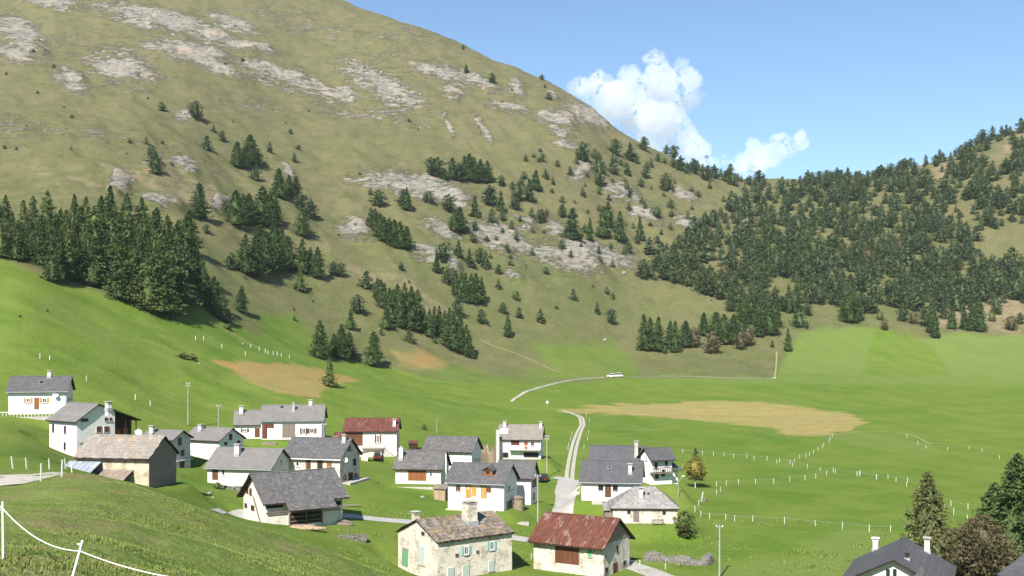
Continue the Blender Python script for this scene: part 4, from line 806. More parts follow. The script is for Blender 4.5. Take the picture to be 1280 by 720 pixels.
for i in range(3):
    a, b = A[i], A[i+1]; prev = a
    for k in range(1, 13):
        u = k/12; c = a+(b-a)*u-Vector((0, 0, sag[i]*4*u*(1-u))); m.bar(prev-P1, c-P1, .011, n=5); prev = c
m.build('tape', 'wpaint', t)

# ------------------------------------------------------------------ cars
def car(px, py, rz, body, label, name='parked_car', L=4.1, W=1.75, H=1.5, ymin=95., scale=1):
    x, y, z = ray(px, py, ymin); t = empty(name, (x, y, z), R(rz)); tag(t, label, 'car'); t.scale = (scale,)*3
    def loft(secs, nm, mat, par):
        m = MB(); vs = []; n = len(secs[0][1])
        for yy, s in secs: vs += [(a, yy, b) for a, b in s]
        fs = [(i*n+j, i*n+(j+1) % n, (i+1)*n+(j+1) % n, (i+1)*n+j) for i in range(len(secs)-1) for j in range(n)]+[tuple(range(n)), tuple(range((len(secs)-1)*n, len(secs)*n))[::-1]]
        m.add(vs, fs); return m.build(nm, mat, par, smooth=False)
    def sec(w, z0, z1): return [(-w*.93, z0), (-w, z0+.18), (-w, z1-.18), (-w*.88, z1), (w*.88, z1), (w, z1-.18), (w, z0+.18), (w*.93, z0)]
    w = W/2
    b = loft([(-L/2, sec(w*.86, .35, .78)), (-L/2+.15, sec(w*.97, .25, .9)), (-L*.2, sec(w, .22, .95)), (L*.2, sec(w, .22, .95)), (L/2-.5, sec(w*.97, .22, .92)), (L/2-.05, sec(w*.9, .28, .85)), (L/2, sec(w*.84, .35, .8))], 'body', body, t)
    def cs(w0, w1, z1): return [(-w0, .9), (-w1, z1), (w1, z1), (w0, .9)]
    loft([(-L/2+.25, cs(w*.86, w*.8, 1.0)), (-L/2+.6, cs(w*.9, w*.72, H-.05)), (L*.1, cs(w*.92, w*.74, H)), (L*.1+.85, cs(w*.88, w*.8, .97))], 'window', 'glass', t)
    loft([(-L/2+.55, [(-w*.73, H-.06), (-w*.7, H+.02), (w*.7, H+.02), (w*.73, H-.06)]), (L*.1, [(-w*.75, H-.02), (-w*.7, H+.05), (w*.7, H+.05), (w*.75, H-.02)]), (L*.1+.25, [(-w*.75, H-.12), (-w*.7, H-.06), (w*.7, H-.06), (w*.75, H-.12)])], 'roof', body, t)
    for sx in (-1, 1):
        for sy in (-L*.3, L*.31):
            m = MB(); m.bar((sx*(w-.2), sy, .32), (sx*(w+.01), sy, .32), .32, n=18); o = m.build('wheel', 'tyre', t); m = MB(); m.bar((sx*(w+.011), sy, .32), (sx*(w+.025), sy, .32), .19, n=12); m.build('rim', 'lead', o)
        m = MB(); m.box(sx*w*.62-.16, sx*w*.62+.16, L/2-.04, L/2+.02, .6, .74); m.build('headlight', 'wpaint', t)
        m = MB(); m.box(sx*w*.68-.13, sx*w*.68+.13, -L/2-.02, -L/2+.06, .62, .82); m.build('tail_light', 'taill', t)
    return t
MT['carred'] = M_flat('dark_maroon_paint', (.07,.02,.018), .25, 0, .1); MT['carblack'] = M_flat('black_car_paint', (.015,.015,.018), .2, 0, .1); MT['carwhite'] = M_flat('white_car_paint', (.78,.78,.78), .3, 0, .03); MT['taill'] = M_flat('red_lens', (.35,.02,.02), .3)
car(471.5, 574.5, 8, 'carred', 'dark maroon car parked on grass below the red-roofed house')
car(679.5, 602, -12, 'carblack', 'black car half hidden behind the central white house, near the driveway', ymin=185.)
car(764.5, 471.3, 78, 'carwhite', 'left one of two white cars at the end of the far track', ymin=300., H=1.6)
car(772.5, 471.0, 84, 'carwhite', 'right one of two white cars at the end of the far track', ymin=300., H=1.8, L=4.6)

# ------------------------------------------------------------------ small things round the houses
def at(px, py, ymin=100.): return Vector(ray(px, py, ymin))
p = at(822.8, 657); t = empty('garden_bench', p, R(4)); tag(t, 'grey wooden bench on grass before the hipped stone cottage', 'bench')
m = MB(); [m.box(-.85, .85, -.25+.17*i, -.1+.17*i, .42, .46) for i in range(3)]; m.build('seat', 'gwood', t); m = MB(); [m.box(-.85, .85, .26, .3, .56+.17*i, .7+.17*i) for i in range(2)]; m.build('backrest', 'gwood', t)
for sx in (-.75, .75): m = MB(); m.box(sx-.04, sx+.04, -.22, -.14, 0, .42); m.box(sx-.04, sx+.04, .2, .259, 0, .87); m.build('leg', 'gwood', t)
def heap(name, label, cat, pts, mat, r=.12, ln=(2.5, 4.5), n=14, ang=0, spread=(2.2, .8), hh=.5, par=None):
    p = at(*pts); rr = random.Random(n); t = empty(name, p, R(ang)); tag(t, label, cat)
    for i in range(n):
        l = rr.uniform(*ln)/2; y = rr.uniform(-spread[1], spread[1]); z = .1+max(0, hh*(1-abs(y)/spread[1]))*rr.random(); x = rr.uniform(-.5, .5)*spread[0]*.6; a = rr.uniform(-.16, .16)
        m = MB(); m.bar((x-l, y-l*a, z+rr.uniform(-.05, .05)), (x+l, y+l*a, z+rr.uniform(-.05, .1)), rr.uniform(.6, 1.2)*r, rr.uniform(.5, 1)*r, 7); m.build('log', mat, t)
    return t
heap('log_pile', 'pile of long pale logs lying before the big slate-roofed barn', 'log pile', (384, 662), 'log', .13, (3, 5), 16, -8)
heap('timber_stack', 'few weathered beams stacked off the right corner of the big slate-roofed barn', 'timber', (433, 656), 'gwood', .12, (1.5, 3), 7, -35, (1, .5))
heap('board_pile', 'flat boards lying behind the right end of the big barn', 'boards', (437, 633), 'gwood', .08, (2, 3), 5, 0, (1, .4), .2)
def trough(px, py, w, d, h, label, name='stone_trough', cat='trough', rz=0, mat='conc'):
    p = at(px, py); t = empty(name, p, R(rz)); tag(t, label, cat); m = MB()
    m.box(-w/2, w/2, -d/2, -d/2+.15, -.3, h); m.box(-w/2, w/2, d/2-.15, d/2, -.3, h); m.box(-w/2, -w/2+.15, -d/2+.151, d/2-.151, -.3, h); m.box(w/2-.15, w/2, -d/2+.151, d/2-.151, -.3, h); m.build('basin', mat, t)
    m = MB(); m.box(-w/2+.151, w/2-.151, -d/2+.151, d/2-.151, -.3, h*.7); m.build('water', 'glass', t); return t
trough(440, 674, 3.6, 1.3, .5, 'long low stone trough on grass right of the big barn', rz=12, mat='dry')
trough(654, 655, 1.7, 1., .25, 'small flat stone basin on grass left of the pole by the rusty barn', name='stone_basin', cat='basin')
p = at(877, 627, 100.); t = empty('water_tap_post', p, R(20)); tag(t, 'leaning white post with dark round basin in the meadow right of the larch', 'fountain')
m = MB(); m.bar((0, .1, -.2), (.35, .1, 1.75), .16, .12, 8); m.build('post', 'conc', t); m = MB(); m.bar((.5, -.2, 0), (.5, -.2, .5), .42, .5, 14); m.build('basin', 'gwood', t)
def blob_mesh(name, mat, sx, sy, sz, seed, jag=.25, sub=3):
    import bmesh
    bm = bmesh.new(); bmesh.ops.create_icosphere(bm, subdivisions=sub, radius=1); rr = random.Random(seed); o = [rr.uniform(0, 50) for _ in range(3)]
    from mathutils import noise
    for v in bm.verts:
        q = v.co.copy(); k = 1+jag*noise.noise(q*1.3+Vector(o))*1.6+jag*.5*noise.noise(q*3.4+Vector(o)); v.co = Vector((q.x*sx*k, q.y*sy*k, q.z*sz*k))
    me = bpy.data.meshes.new(name); bm.to_mesh(me); bm.free(); me.materials.append(MT[mat]); return me
rb = random.Random(11)
def boulder(px, py, w, label, ymin=95., mat='conc'):
    p = at(px, py, ymin); s_ = w*p.y/F/2; o = link('boulder', blob_mesh('boulder', mat, s_, s_*.8, s_*.6, px, .3, 2)); o.location = p; o.rotation_euler.z = px; tag(o, label, 'rock')
MT['rockm'] = M_stone('boulder_stone', (.42,.40,.36), (.34,.32,.29), (.25,.24,.21), .9)
for a in ((249,454.5,5,'flat pale rock on the left meadow above the reddish grass patch'),(303.5,430,5,'bright white rock at the lower edge of the mountain pasture'),(756,425,6,'pale boulder on the slope above the far track'),(262,617,7,'pale stones on grass left of the cream house with rubble edging'),(968,473,5,'white block at the end of the field wall'),(266,622,4,'smaller stone beside the pale stones left of the creeper-clad house'),(780,341,6,'round tan boulder right below the long pale outcrop'),(528,621.5,6,'pale stones below the terrace of the garage house')):
    boulder(a[0], a[1], a[2], a[3], mat='rockm')
# dry stone walls, each one body of rubble following the ground
def drywall(pts, h, w, label, ymin=95., mat='dry', name='stone_wall', step=.45):
    P = np.array([at(*q, ymin)[:2] for q in pts]); d = np.r_[0, np.cumsum(np.hypot(*np.diff(P, axis=0).T))]; n = max(4, int(d[-1]/step)); q = np.linspace(0, d[-1], n)
    x, y = pchip(d, P[:, 0], q), pchip(d, P[:, 1], q); tx, ty = np.gradient(x), np.gradient(y); l = np.hypot(tx, ty); nx, ny2 = -ty/l, tx/l; z = gz(x, y); rr = random.Random(3)
    prof = [(-.5, -.4), (-.46, .35), (-.36, .8), (0, 1.0), (.36, .8), (.46, .35), (.5, -.4)]; vs = []
    for i in range(n):
        hh = h*(1+.3*math.sin(i*.7)+rr.uniform(-.15, .15))
        for a, b in prof: vs.append((x[i]+nx[i]*a*w+rr.uniform(-.06, .06), y[i]+ny2[i]*a*w+rr.uniform(-.06, .06), z[i]+b*hh))
    m = MB(); k = len(prof); m.add(vs, [(i*k+j, i*k+j+1, (i+1)*k+j+1, (i+1)*k+j) for i in range(n-1) for j in range(k-1)]+[tuple(range(k)), tuple(range((n-1)*k, n*k))])
    return tag(m.build(name, mat), label, 'wall')
drywall([(806,699),(830,701),(858,705),(878,706),(886,702)], .9, 1.5, 'low curved dry stone wall in grass right of the rusty-roofed barn')
drywall([(790,471.5),(830,470.5),(870,471),(920,473),(966,474)], .35, .6, 'long low field wall at the foot of the far wooded slope', 300.)
drywall([(603,577),(612,576.5),(619,577)], 2.9, .8, 'ruined pale stone wall beside the beige-tiled house', mat='brownst', name='ruined_wall')
p = at(622, 577); m = MB(); m.box(-.3, .3, -.3, .3, -.5, 6.6); o = m.build('stone_pillar', 'greyp'); o.location = p; o.rotation_euler.z = .2; tag(o, 'tall narrow stone pillar standing left of the beige-tiled house', 'pillar')
# log-built sheds
def shed(px, py, w, d, h, wall, roof, label, rz, name='shed', ymin=100., round_=False):
    p = at(px, py, ymin); t = empty(name, p, R(rz)); tag(t, label, 'shed'); m = MB()
    if round_: m.bar((0, 0, -.5), (0, 0, h), w/2, w/2*.94, 14)
    else: m.box(-w/2, w/2, -d/2, d/2, -.8, h)
    m.build('wall', wall, t)
    m = MB()
    if round_: m.bar((0, 0, h), (0, 0, h+.35), w/2*1.12, w/2*.5, 14)
    else: m.add([(-w/2-.2,-d/2-.25,h-.02),(w/2+.2,-d/2-.25,h-.02),(w/2+.2,d/2+.2,h+.45),(-w/2-.2,d/2+.2,h+.45),(-w/2-.2,-d/2-.25,h+.1),(w/2+.2,-d/2-.25,h+.1),(w/2+.2,d/2+.2,h+.57),(-w/2-.2,d/2+.2,h+.57)], [(0,3,2,1),(4,5,6,7),(0,1,5,4),(1,2,6,5),(2,3,7,6),(3,0,4,7)])
    m.build('roof', roof, t); return t
shed(551.5, 624.5, 2.0, 1.8, 1.9, 'log', 'brtin', 'brown firewood shed at the left corner of the central house', -15)
shed(648, 636, 1.7, 1.5, 1.7, 'brownst', 'gwood', 'small rounded stone shed against the right side of the central house', 0, round_=True)
shed(516.5, 561, 1.9, 1.5, 1.3, 'dwood', 'red', 'tiny red-roofed shed behind the rear slate-roofed house', 0)
p = at(455.5, 575.5); t = empty('water_butt', p, .2); tag(t, 'small cream outbuilding with dark cap between grey stone house and parked car', 'outbuilding'); m = MB(); m.box(-.65, .65, -.6, .6, -.5, 1.7); m.build('wall', 'cream', t); m = MB(); m.box(-.8, .8, -.75, .75, 1.701, 1.8); m.build('roof', 'gwood', t)
p = at(684, 509, 250.); t = empty('road_sign', p); tag(t, 'small white round sign by the bend of the two-rut track', 'sign'); m = MB(); m.bar((0, 0, -.2), (0, 0, 1.9), .04, n=6); m.build('post', 'lead', t); m = MB(); m.bar((0, -.07, 1.75), (0, -.04, 1.75), .42, n=16); m.build('sign_board', 'wpaint', t)

# ------------------------------------------------------------------ trees
def tris(C, D, N_, w):       # elongated triangles: centre, direction*length, side vector*width
    a = C-D*.5-N_*w[:, None]; b = C-D*.5+N_*w[:, None]; c = C+D*.5; return np.stack([a, b, c], 1).reshape(-1, 3)
def crown(seed, h, rad, kind, n, z0=.08, leaf=.5, inner=.5):
    rs = np.random.RandomState(seed); ph = rs.uniform(0, 6.28, 6)
    # branches first, then sprays of needles hung along each
    nb = n//14; t = rs.uniform(0, 1, nb)**(1.15 if kind == 'cone' else 1.0); az = rs.uniform(0, 2*np.pi, nb)
    if kind == 'cone': prof = (1-t)**.68*(.86+.14*np.cos(t*30+ph[0]))+.04
    elif kind == 'pine': prof = np.sqrt(np.clip(1-(t*1.02-.28)**2/.55, 0.02, 1))*(1-t*.55)
    else: prof = np.sqrt(np.clip(1-(2*t-.95)**2, .03, 1))
    lobe = 1+.20*np.sin(az*2+ph[1]+t*7)+.15*np.sin(az*3+ph[2]-t*11)+rs.normal(0, .13, nb)
    Rb = rad*prof*lobe; tone = rs.rand(nb)
    k = 14; s_ = np.repeat(np.arange(nb), k); u = rs.uniform(.25, 1.04, nb*k)**.7
    rr = Rb[s_]*u; a2 = az[s_]+rs.normal(0, .16, nb*k)/(.4+u)
    droop = {'cone': -.22, 'pine': .12, 'round': .05}[kind]
    zz = h*(z0+(1-z0)*t[s_])+droop*rr+rs.normal(0, .10, nb*k)*leaf*1.4+(.10*rr*u if kind == 'cone' else 0)
    C = np.stack([rr*np.cos(a2), rr*np.sin(a2), zz], 1)
    out = np.stack([np.cos(a2), np.sin(a2), rs.uniform(-.7, .25, nb*k) if kind == 'cone' else rs.uniform(-.5, .8, nb*k)], 1)+rs.normal(0, .45, (nb*k, 3)); out /= np.linalg.norm(out, axis=1)[:, None]
    sd = np.cross(out, rs.normal(0, 1, (nb*k, 3))+np.array([0, 0, 1.6])); sd /= np.linalg.norm(sd, axis=1)[:, None]
    ln = leaf*rs.uniform(.6, 1.5, nb*k)*(1.1-.45*t[s_])
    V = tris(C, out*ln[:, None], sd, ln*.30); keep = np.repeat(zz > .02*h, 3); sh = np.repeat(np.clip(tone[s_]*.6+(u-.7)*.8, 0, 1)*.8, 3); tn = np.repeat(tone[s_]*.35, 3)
    V, sh, tn = V[keep], sh[keep], tn[keep]
    # inner mass of twigs so that light does not pass straight through
    m = 10; lv = 7; cv = []; 
    for i in range(lv):
        q = i/(lv-1); p_ = {'cone': (1-q)**.75, 'pine': math.sqrt(max(.02, 1-(q-.28)**2/.55))*(1-q*.55), 'round': math.sqrt(max(.03, 1-(2*q-.95)**2))}[kind]
        for j in range(m):
            aa = 2*np.pi*j/m; r_ = rad*p_*inner*(1+.25*math.sin(aa*2+ph[1]+q*7)+rs.uniform(-.15, .15)); cv.append((r_*math.cos(aa), r_*math.sin(aa), h*(z0+.03+(.93-z0)*q)))
    cf = []
    for i in range(lv-1):
        for j in range(m): a, b = i*m+j, i*m+(j+1) % m; cf += [(a, b, b+m), (a, b+m, a+m)]
    V2 = np.array(cv); nv = len(V)
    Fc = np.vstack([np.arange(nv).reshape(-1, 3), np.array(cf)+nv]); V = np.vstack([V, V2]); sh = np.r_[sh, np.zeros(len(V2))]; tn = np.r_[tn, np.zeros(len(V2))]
    return V, Fc, sh, tn
def trunk(h, r, top=.8, seed=0, limbs=4):
    m = MB(); rr = random.Random(seed); m.bar((0, 0, -.6), (0, 0, h*.3), r*1.25, r*.85, 7); m.bar((0, 0, h*.3), (0, 0, h*top), r*.85, r*.2, 7)
    for i in range(limbs): z = h*rr.uniform(.12, .55); a = rr.uniform(0, 6.28); l = h*.13; m.bar((0, 0, z), (l*math.cos(a), l*math.sin(a), z+l*.35), r*.35, r*.1, 5)
    return m
def tmesh(name, V, Fc, sh, tn, mat): return npmesh(name, V, Fc, [mat], dict(shade=sh, tone=tn))
SP = []   # species: (crown mesh, trunk mesh, low joined arrays)
def species(seed, kind, rad, mat, n=1900, z0=.04, leaf=.40, h=10., tm='bark', inner=.5):
    V, Fc, sh, tn = crown(seed, h, rad, kind, n, z0, leaf, inner)
    tk = trunk(h, .16*h/10*1.2, .8, seed); o = tk.build('trunk', tm); tme = o.data; bpy.data.objects.remove(o)
    return dict(crown=tmesh('crown', V, Fc, sh, tn, mat), trunk=tme, arr=(V, Fc, sh, tn), h=h)
SPEC = {
 'spruce': [species(s_, 'cone', r_, 'spruce', n_) for s_, r_, n_ in ((1, 2.7, 4600), (2, 2.4, 4300), (3, 3.1, 5000), (4, 2.6, 4500), (5, 3.3, 5000))],
 'larch': [species(s_, 'cone', r_, 'larch', 4200, .06, .38) for s_, r_ in ((11, 2.5), (12, 3.0), (13, 2.7))],
 'pine': [species(s_, 'pine', r_, 'spruce', 4800, .03, .42) for s_, r_ in ((21, 3.4), (22, 3.0), (23, 3.8), (24, 3.3))],
 'far': [species(s_, k_, r_, 'far', 1500, .03, .8, inner=.36) for s_, k_, r_ in ((31, 'cone', 3.8), (32, 'pine', 4.4), (33, 'round', 3.6), (34, 'pine', 4.9), (35, 'round', 4.4))],
 'brown': [species(s_, 'round', 4.2, 'brownleaf', 1300, .0, .8) for s_ in (41, 42)],
 'scrub': [species(s_, 'round', 5.5, 'bush', 1100, -.12, .9) for s_ in (51, 52)],
}
TR = []   # px, base row, height in px, kind
rt = random.Random(77)
def T(kind, *L): TR.extend((a, b, c, kind) for a, b, c in L)
T('spruce', (203,139,12),(244.5,148,21),(267,165,9),(278,177,14),(259,188,18),(162,179,6),(182.5,180,9),(203,180,5),(195,180,3),(89,187,4),(47,117,4),(80,135,3),(337,190,13),(368,203,12),(363,167,6),(373,187,6),(320,226,20),(322,207,18),(375,263,22))
T('pine', (190,196,15),(195,218,25),(192,207,17),(297,210,32),(306,211,26),(313,208,38),(349,248,36),(361,246,26),(370,246,25),(388,273,24),(378,296,33),(249,274,43),(236,314,48),(258,292,12),(268,389,42),(302,391,32))
T('pine', (295,283,44),(304,282,38),(311,279,36),(328,281,46),(338,284,40),(345,279,32),(307,343,48),(320,346,50),(333,341,50),(347,339,50),(360,338,42),(325,322,40),(342,318,38),(397,348,38),(352,322,36))
T('spruce', (378,341,42),(388,340,30),(417,344,17),(426,346,18),(290,336,20),(279,402,30),(257,373,34),(197,391,14),(285,404,18),(272,398,22),(367,388,5),(368,401,7),(286,336,16))
T('larch', (375,364,30),(412,483,35),(313,280,34))
T('spruce', (579,62,6),(583,91,12),(615.5,104,13),(661,91,5),(677.6,100,7),(690,101,4),(699.7,108,7),(709,114,5),(686,125,10),(628,128,3),(763,149,7),(768.7,193,19),(804.7,188,17),(833,193,12),(842,198,16),(848,200,18),(822.7,202,10),(813.7,209,12),(841,209,12),(728.7,202,24),(765.7,217,19),(776,207,8),(784,219,16),(807,223,17),(832.7,239,22),(657,202,9),(667.7,197,5),(673.7,203,6),(675,190,5),(713.7,217,8))
T('pine', (788,200,22),(748,216,24),(749,233,24),(538.7,219,22),(547,221,24),(565.4,224,26),(580.4,224,28),(587,226,33),(593,228,30),(600.5,228,28),(608.8,228,26),(627,233,14),(652,231,10),(573,226,22))
T('spruce', (555,225,15),(670,238,25),(661.8,252,28),(647.5,251,22),(643.5,262,16),(612,256,24),(626,264,25),(628.5,276,12),(593.5,271,26),(561,265,22),(536,254,15),(508.4,263,28),(504,259,22),(473,258,20),(462.7,244,10),(615,278,17),(650,276,8),(676.8,279,17),(703,272,17),(715,300,38),(737.6,301,28),(754,297,38),(760,283,30),(775,301,36),(800,301,30),(812,318,22),(786,316,14),(821,272,13),(802,254,9))
T('pine', (575,290,30),(568,289,26),(463.4,283,24),(469,289,27),(475,296,28),(480,302,30),(487,305,31),(493,308,32),(500,311,33),(508.4,312,28))
T('spruce', (501.7,338,11),(545.8,341,28),(554.4,328,24),(573,320,20),(587,333,22),(607,336,22),(600,330,20),(623,343,13),(623,361,13),(558.5,356,22),(566,358,24),(570,369,30),(577,374,32),(582,378,36),(589,379,36),(595,379,36),(602,377,30),(572,396,24),(602,404,17),(628.5,392,14),(648.5,397,14),(675.4,403,18),(634.6,421,27),(716.4,375,14),(746.4,392,15),(764,405,19),(759,368,10),(766,374,9),(683,343,10),(458.4,361,22),(446.7,392,23),(438.4,412,25),(476.8,419,10),(511.8,428,16),(543.4,429,8),(741,359,4))
T('spruce', (471.7,374,26),(476,378,28),(480,385,30),(487,397,36),(492,403,40),(500,409,42),(508,407,40),(516,412,44),(522,401,38),(483,411,26),(497,392,36),(506,390,36),(514,395,36),(525,414,26),(530,416,30),(537,421,34),(543,415,32),(549,413,30),(556,425,36),(560,433,40),(567,438,44),(575,441,46),(583,445,38),(587,447,28),(562,415,30))
T('pine', (400,448,46),(427,449,42),(467,458,42),(436,446,30),(417,446,28))
T('spruce', (805,438,44),(813,438,40),(823,439,42),(844,440,38),(838,436,34),(831,442,10),(985,439,28),(999,409,24),(1010,395,16),(965,434,10),(1129,401,22),(1159,408,24),(1169,422,31),(1163,416,26),(1190,411,28),(1205,412,30),(1215,413,32),(1226,414,34),(1220,408,30),(1246,393,20),(1149,387,22),(1081,391,22),(1092,391,24),(1116,383,20))
T('pine', (857,434,32),(905,430,36),(895,425,34),(917,428,34),(928,424,34),(948,421,32),(962,419,36),(955,410,34),(969,409,34),(940,405,32),(930,400,30),(913,389,26),(880,420,28),(1062,403,38),(1071,401,28),(1055,398,26))
T('brown', (868,434,24),(890.5,442,28),(936,432,22),(926,437,22),(1141,405,16),(1106,413,14),(1264,413,18),(1085,330,18),(905,352,20),(1045,350,16),(1010,300,16),(1125,315,14))
T('scrub', (213,284,6),(530,537,7),(644.5,375,12),(620,300,5))
def inpoly(poly, a, b): return float(sdist(poly, np.array([float(a)]), np.array([float(b)]))[0]) > 0
def scatter(poly, spacing, n, fn, holes=()):
    xs = [p[0] for p in poly]; yv = [p[1] for p in poly]; got = []
    for _ in range(n):
        a, b = rt.uniform(min(xs), max(xs)), rt.uniform(min(yv), max(yv))
        if not inpoly(poly, a, b) or any(inpoly(h, a, b) for h in holes): continue
        if any((a-c)**2+((b-d)*1.5)**2 < spacing**2 for c, d in got): continue
        got.append((a, b))
    for a, b in got: fn(a, b)
STAND = [(-25,280),(60,288),(130,285),(180,297),(205,322),(243,345),(258,372),(236,378),(215,396),(190,388),(150,366),(100,352),(70,350),(40,325),(-25,322)]
scatter(STAND, 12.0, 1500, lambda a, b: T('larch' if rt.random() < .35 else 'spruce', (a, b, (45+(b-285)*.26)*rt.uniform(.6, 1.18)-(14 if a < 40 else 0))))
T('spruce', (22,325,44),(66,352,52),(76,350,58),(98,352,55),(150,375,72),(178,384,78),(196,394,82),(210,396,70),(222,384,80),(238,378,60),(118,358,60),(135,362,66)); T('larch', (165,379,70),(186,390,72),(110,354,58))
WOOD = [(798,352),(835,322),(868,292),(903,266),(938,247),(925,236),(882,226),(870,210),(900,222),(950,230),(1000,229),(1060,221),(1100,223),(1150,208),(1200,186),(1240,174),(1285,158),(1340,150),(1340,398),(1260,378),(1195,395),(1120,386),(1060,386),(1008,380),(985,398),(940,398),(900,375),(858,358)]
HOLE = [[(1225,290),(1300,275),(1300,330),(1235,335),(1210,320)],[(1232,185),(1262,165),(1268,205),(1245,215)],[(1195,255),(1208,250),(1228,300),(1210,300)],[(1160,215),(1175,205),(1180,238),(1164,240)],[(880,325),(905,335),(900,352),(880,345)],[(958,345),(1000,355),(990,372),(955,362)],[(1095,350),(1130,350),(1125,362),(1095,362)],[(1170,300),(1190,310),(1185,325),(1165,318)]]
def wt(a, b):
    q = ray(a, b, 380.)
    if q is None: return
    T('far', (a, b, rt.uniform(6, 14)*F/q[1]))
scatter(WOOD, 9.2, 9000, wt, HOLE+[[(1010,300),(1040,290),(1048,300),(1018,312)],[(905,290),(930,280),(935,292),(910,302)],[(1130,330),(1150,318),(1158,330),(1138,340)],[(1050,370),(1100,360),(1110,372),(1060,380)],[(1240,230),(1262,222),(1268,245),(1246,250)],[(1185,340),(1215,335),(1220,350),(1190,354)],[(930,340),(948,330),(952,345),(936,352)]])
for i in range(60):       # uneven fringe along the saddle and the right-hand crest
    a = rt.uniform(845, 1300); b = np.interp(a, [845,880,950,1000,1060,1100,1180,1280,1300], [206,216,228,230,222,221,195,162,158])+rt.uniform(0, 7); wt(a, b)
scatter([(640,205),(720,195),(800,190),(900,225),(930,262),(870,300),(800,330),(700,345),(600,330),(560,290)], 13, 260, lambda a, b: T('far', (a, b, rt.uniform(4, 13))))
for i in range(70):       # tiny bushes scattered over the alp
    a, b = rt.uniform(0, 900), rt.uniform(60, 400); q = ray(a, b, 400.)
    if q and (a < 700 or b > 250): T('spruce', (a, b, rt.uniform(2.5, 5)))
# scatter young trees below the wood on the right pasture edge
for a, b, c in ((1180,398,14),(1240,402,12),(1275,405,14),(1100,400,10),(1175,345,12),(1215,345,14),(1250,350,12),(1270,340,14),(1190,362,14),(1230,372,16),(1262,374,16),(1130,372,14)): T('scrub' if c < 13 else 'far', (a, b, c))

ORD = 'first second third fourth fifth sixth seventh eighth ninth tenth eleventh twelfth thirteenth fourteenth fifteenth sixteenth seventeenth eighteenth nineteenth twentieth'.split()
ZONE = [('in the big left stand', lambda a, b: a < 262 and 278 < b < 400), ('beside the stand', lambda a, b: a < 300 and b >= 215), ('among the upper left outcrops', lambda a, b: a < 400 and b < 215),
 ('in the clumps above left meadow', lambda a, b: a < 435 and b < 430), ('at the mountain foot', lambda a, b: a < 480 and b >= 430), ('in the long diagonal strip', lambda a, b: 440 < a < 600 and b > 350),
 ('in the small diagonal grove', lambda a, b: 455 < a < 515 and b > 235), ('around the middle outcrops', lambda a, b: a < 700 and b > 235), ('in the band above the outcrops', lambda a, b: 500 < a < 700), ('on the upper ridge slope', lambda a, b: a < 870 and b < 262),
 ('above the far meadow centre', lambda a, b: a < 790), ('at the wood edge', lambda a, b: a < 975 and b > 385), ('at the right forest margin', lambda a, b: b > 385), ('in the wooded slope', lambda a, b: True)]
items = []
for a, b, c, k in TR:
    q = ray(a, b, 130. if b > 380 else 250.)
    if q is None: continue
    items.append([a, b, c, k, q])
conif = sorted([t_ for t_ in items if t_[3] not in ('scrub', 'brown')], key=lambda t_: -t_[2])
single, rest = conif[:292], conif[292:]
single += [t_ for t_ in items if t_[3] in ('scrub', 'brown') and t_[2] >= 5]
zl = {}
for t_ in single:
    if t_[3] in ('scrub', 'brown'): zn = 'bush'
    else: zn = next(n for n, f_ in ZONE if f_(t_[0], t_[1]))
    zl.setdefault(zn, []).append(t_)
JOIN = {}
def joined(sp, i, mat):
    if (mat, i) in JOIN: return JOIN[(mat, i)]
    V, Fc, sh, tn = sp['arr']; tk = trunk(sp['h'], .19, .5, i, 0); tv = np.array(tk.v); tf = [(f_[0], f_[j], f_[j+1]) for f_ in tk.f for j in range(1, len(f_)-1)]
    me = npmesh('tree', np.vstack([V, tv]), np.vstack([Fc, np.array(tf)+len(V)]), [mat, 'bark'], dict(shade=np.r_[sh, np.zeros(len(tv))], tone=np.r_[tn, np.zeros(len(tv))]))
    me.polygons.foreach_set('material_index', np.r_[np.zeros(len(Fc), np.int32), np.ones(len(tf), np.int32)]); JOIN[(mat, i)] = me; return me
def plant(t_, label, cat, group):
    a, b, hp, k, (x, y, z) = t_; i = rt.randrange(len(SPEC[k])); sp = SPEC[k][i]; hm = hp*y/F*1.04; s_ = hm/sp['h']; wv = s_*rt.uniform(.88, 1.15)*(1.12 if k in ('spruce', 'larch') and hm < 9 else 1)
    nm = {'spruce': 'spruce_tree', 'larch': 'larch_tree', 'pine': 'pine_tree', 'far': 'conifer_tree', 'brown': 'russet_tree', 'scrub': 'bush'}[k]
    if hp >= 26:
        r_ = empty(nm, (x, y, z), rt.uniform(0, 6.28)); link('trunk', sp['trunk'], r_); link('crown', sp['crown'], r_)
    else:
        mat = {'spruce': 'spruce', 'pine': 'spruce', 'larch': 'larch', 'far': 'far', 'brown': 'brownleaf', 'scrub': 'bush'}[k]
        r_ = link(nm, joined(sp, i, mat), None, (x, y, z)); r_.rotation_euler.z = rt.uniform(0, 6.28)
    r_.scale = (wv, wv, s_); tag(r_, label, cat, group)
KW = {'spruce': 'dark conical conifer', 'larch': 'bright green conifer', 'pine': 'bushy dark pine', 'far': 'bluish green conifer'}
BL = iter(range(100))
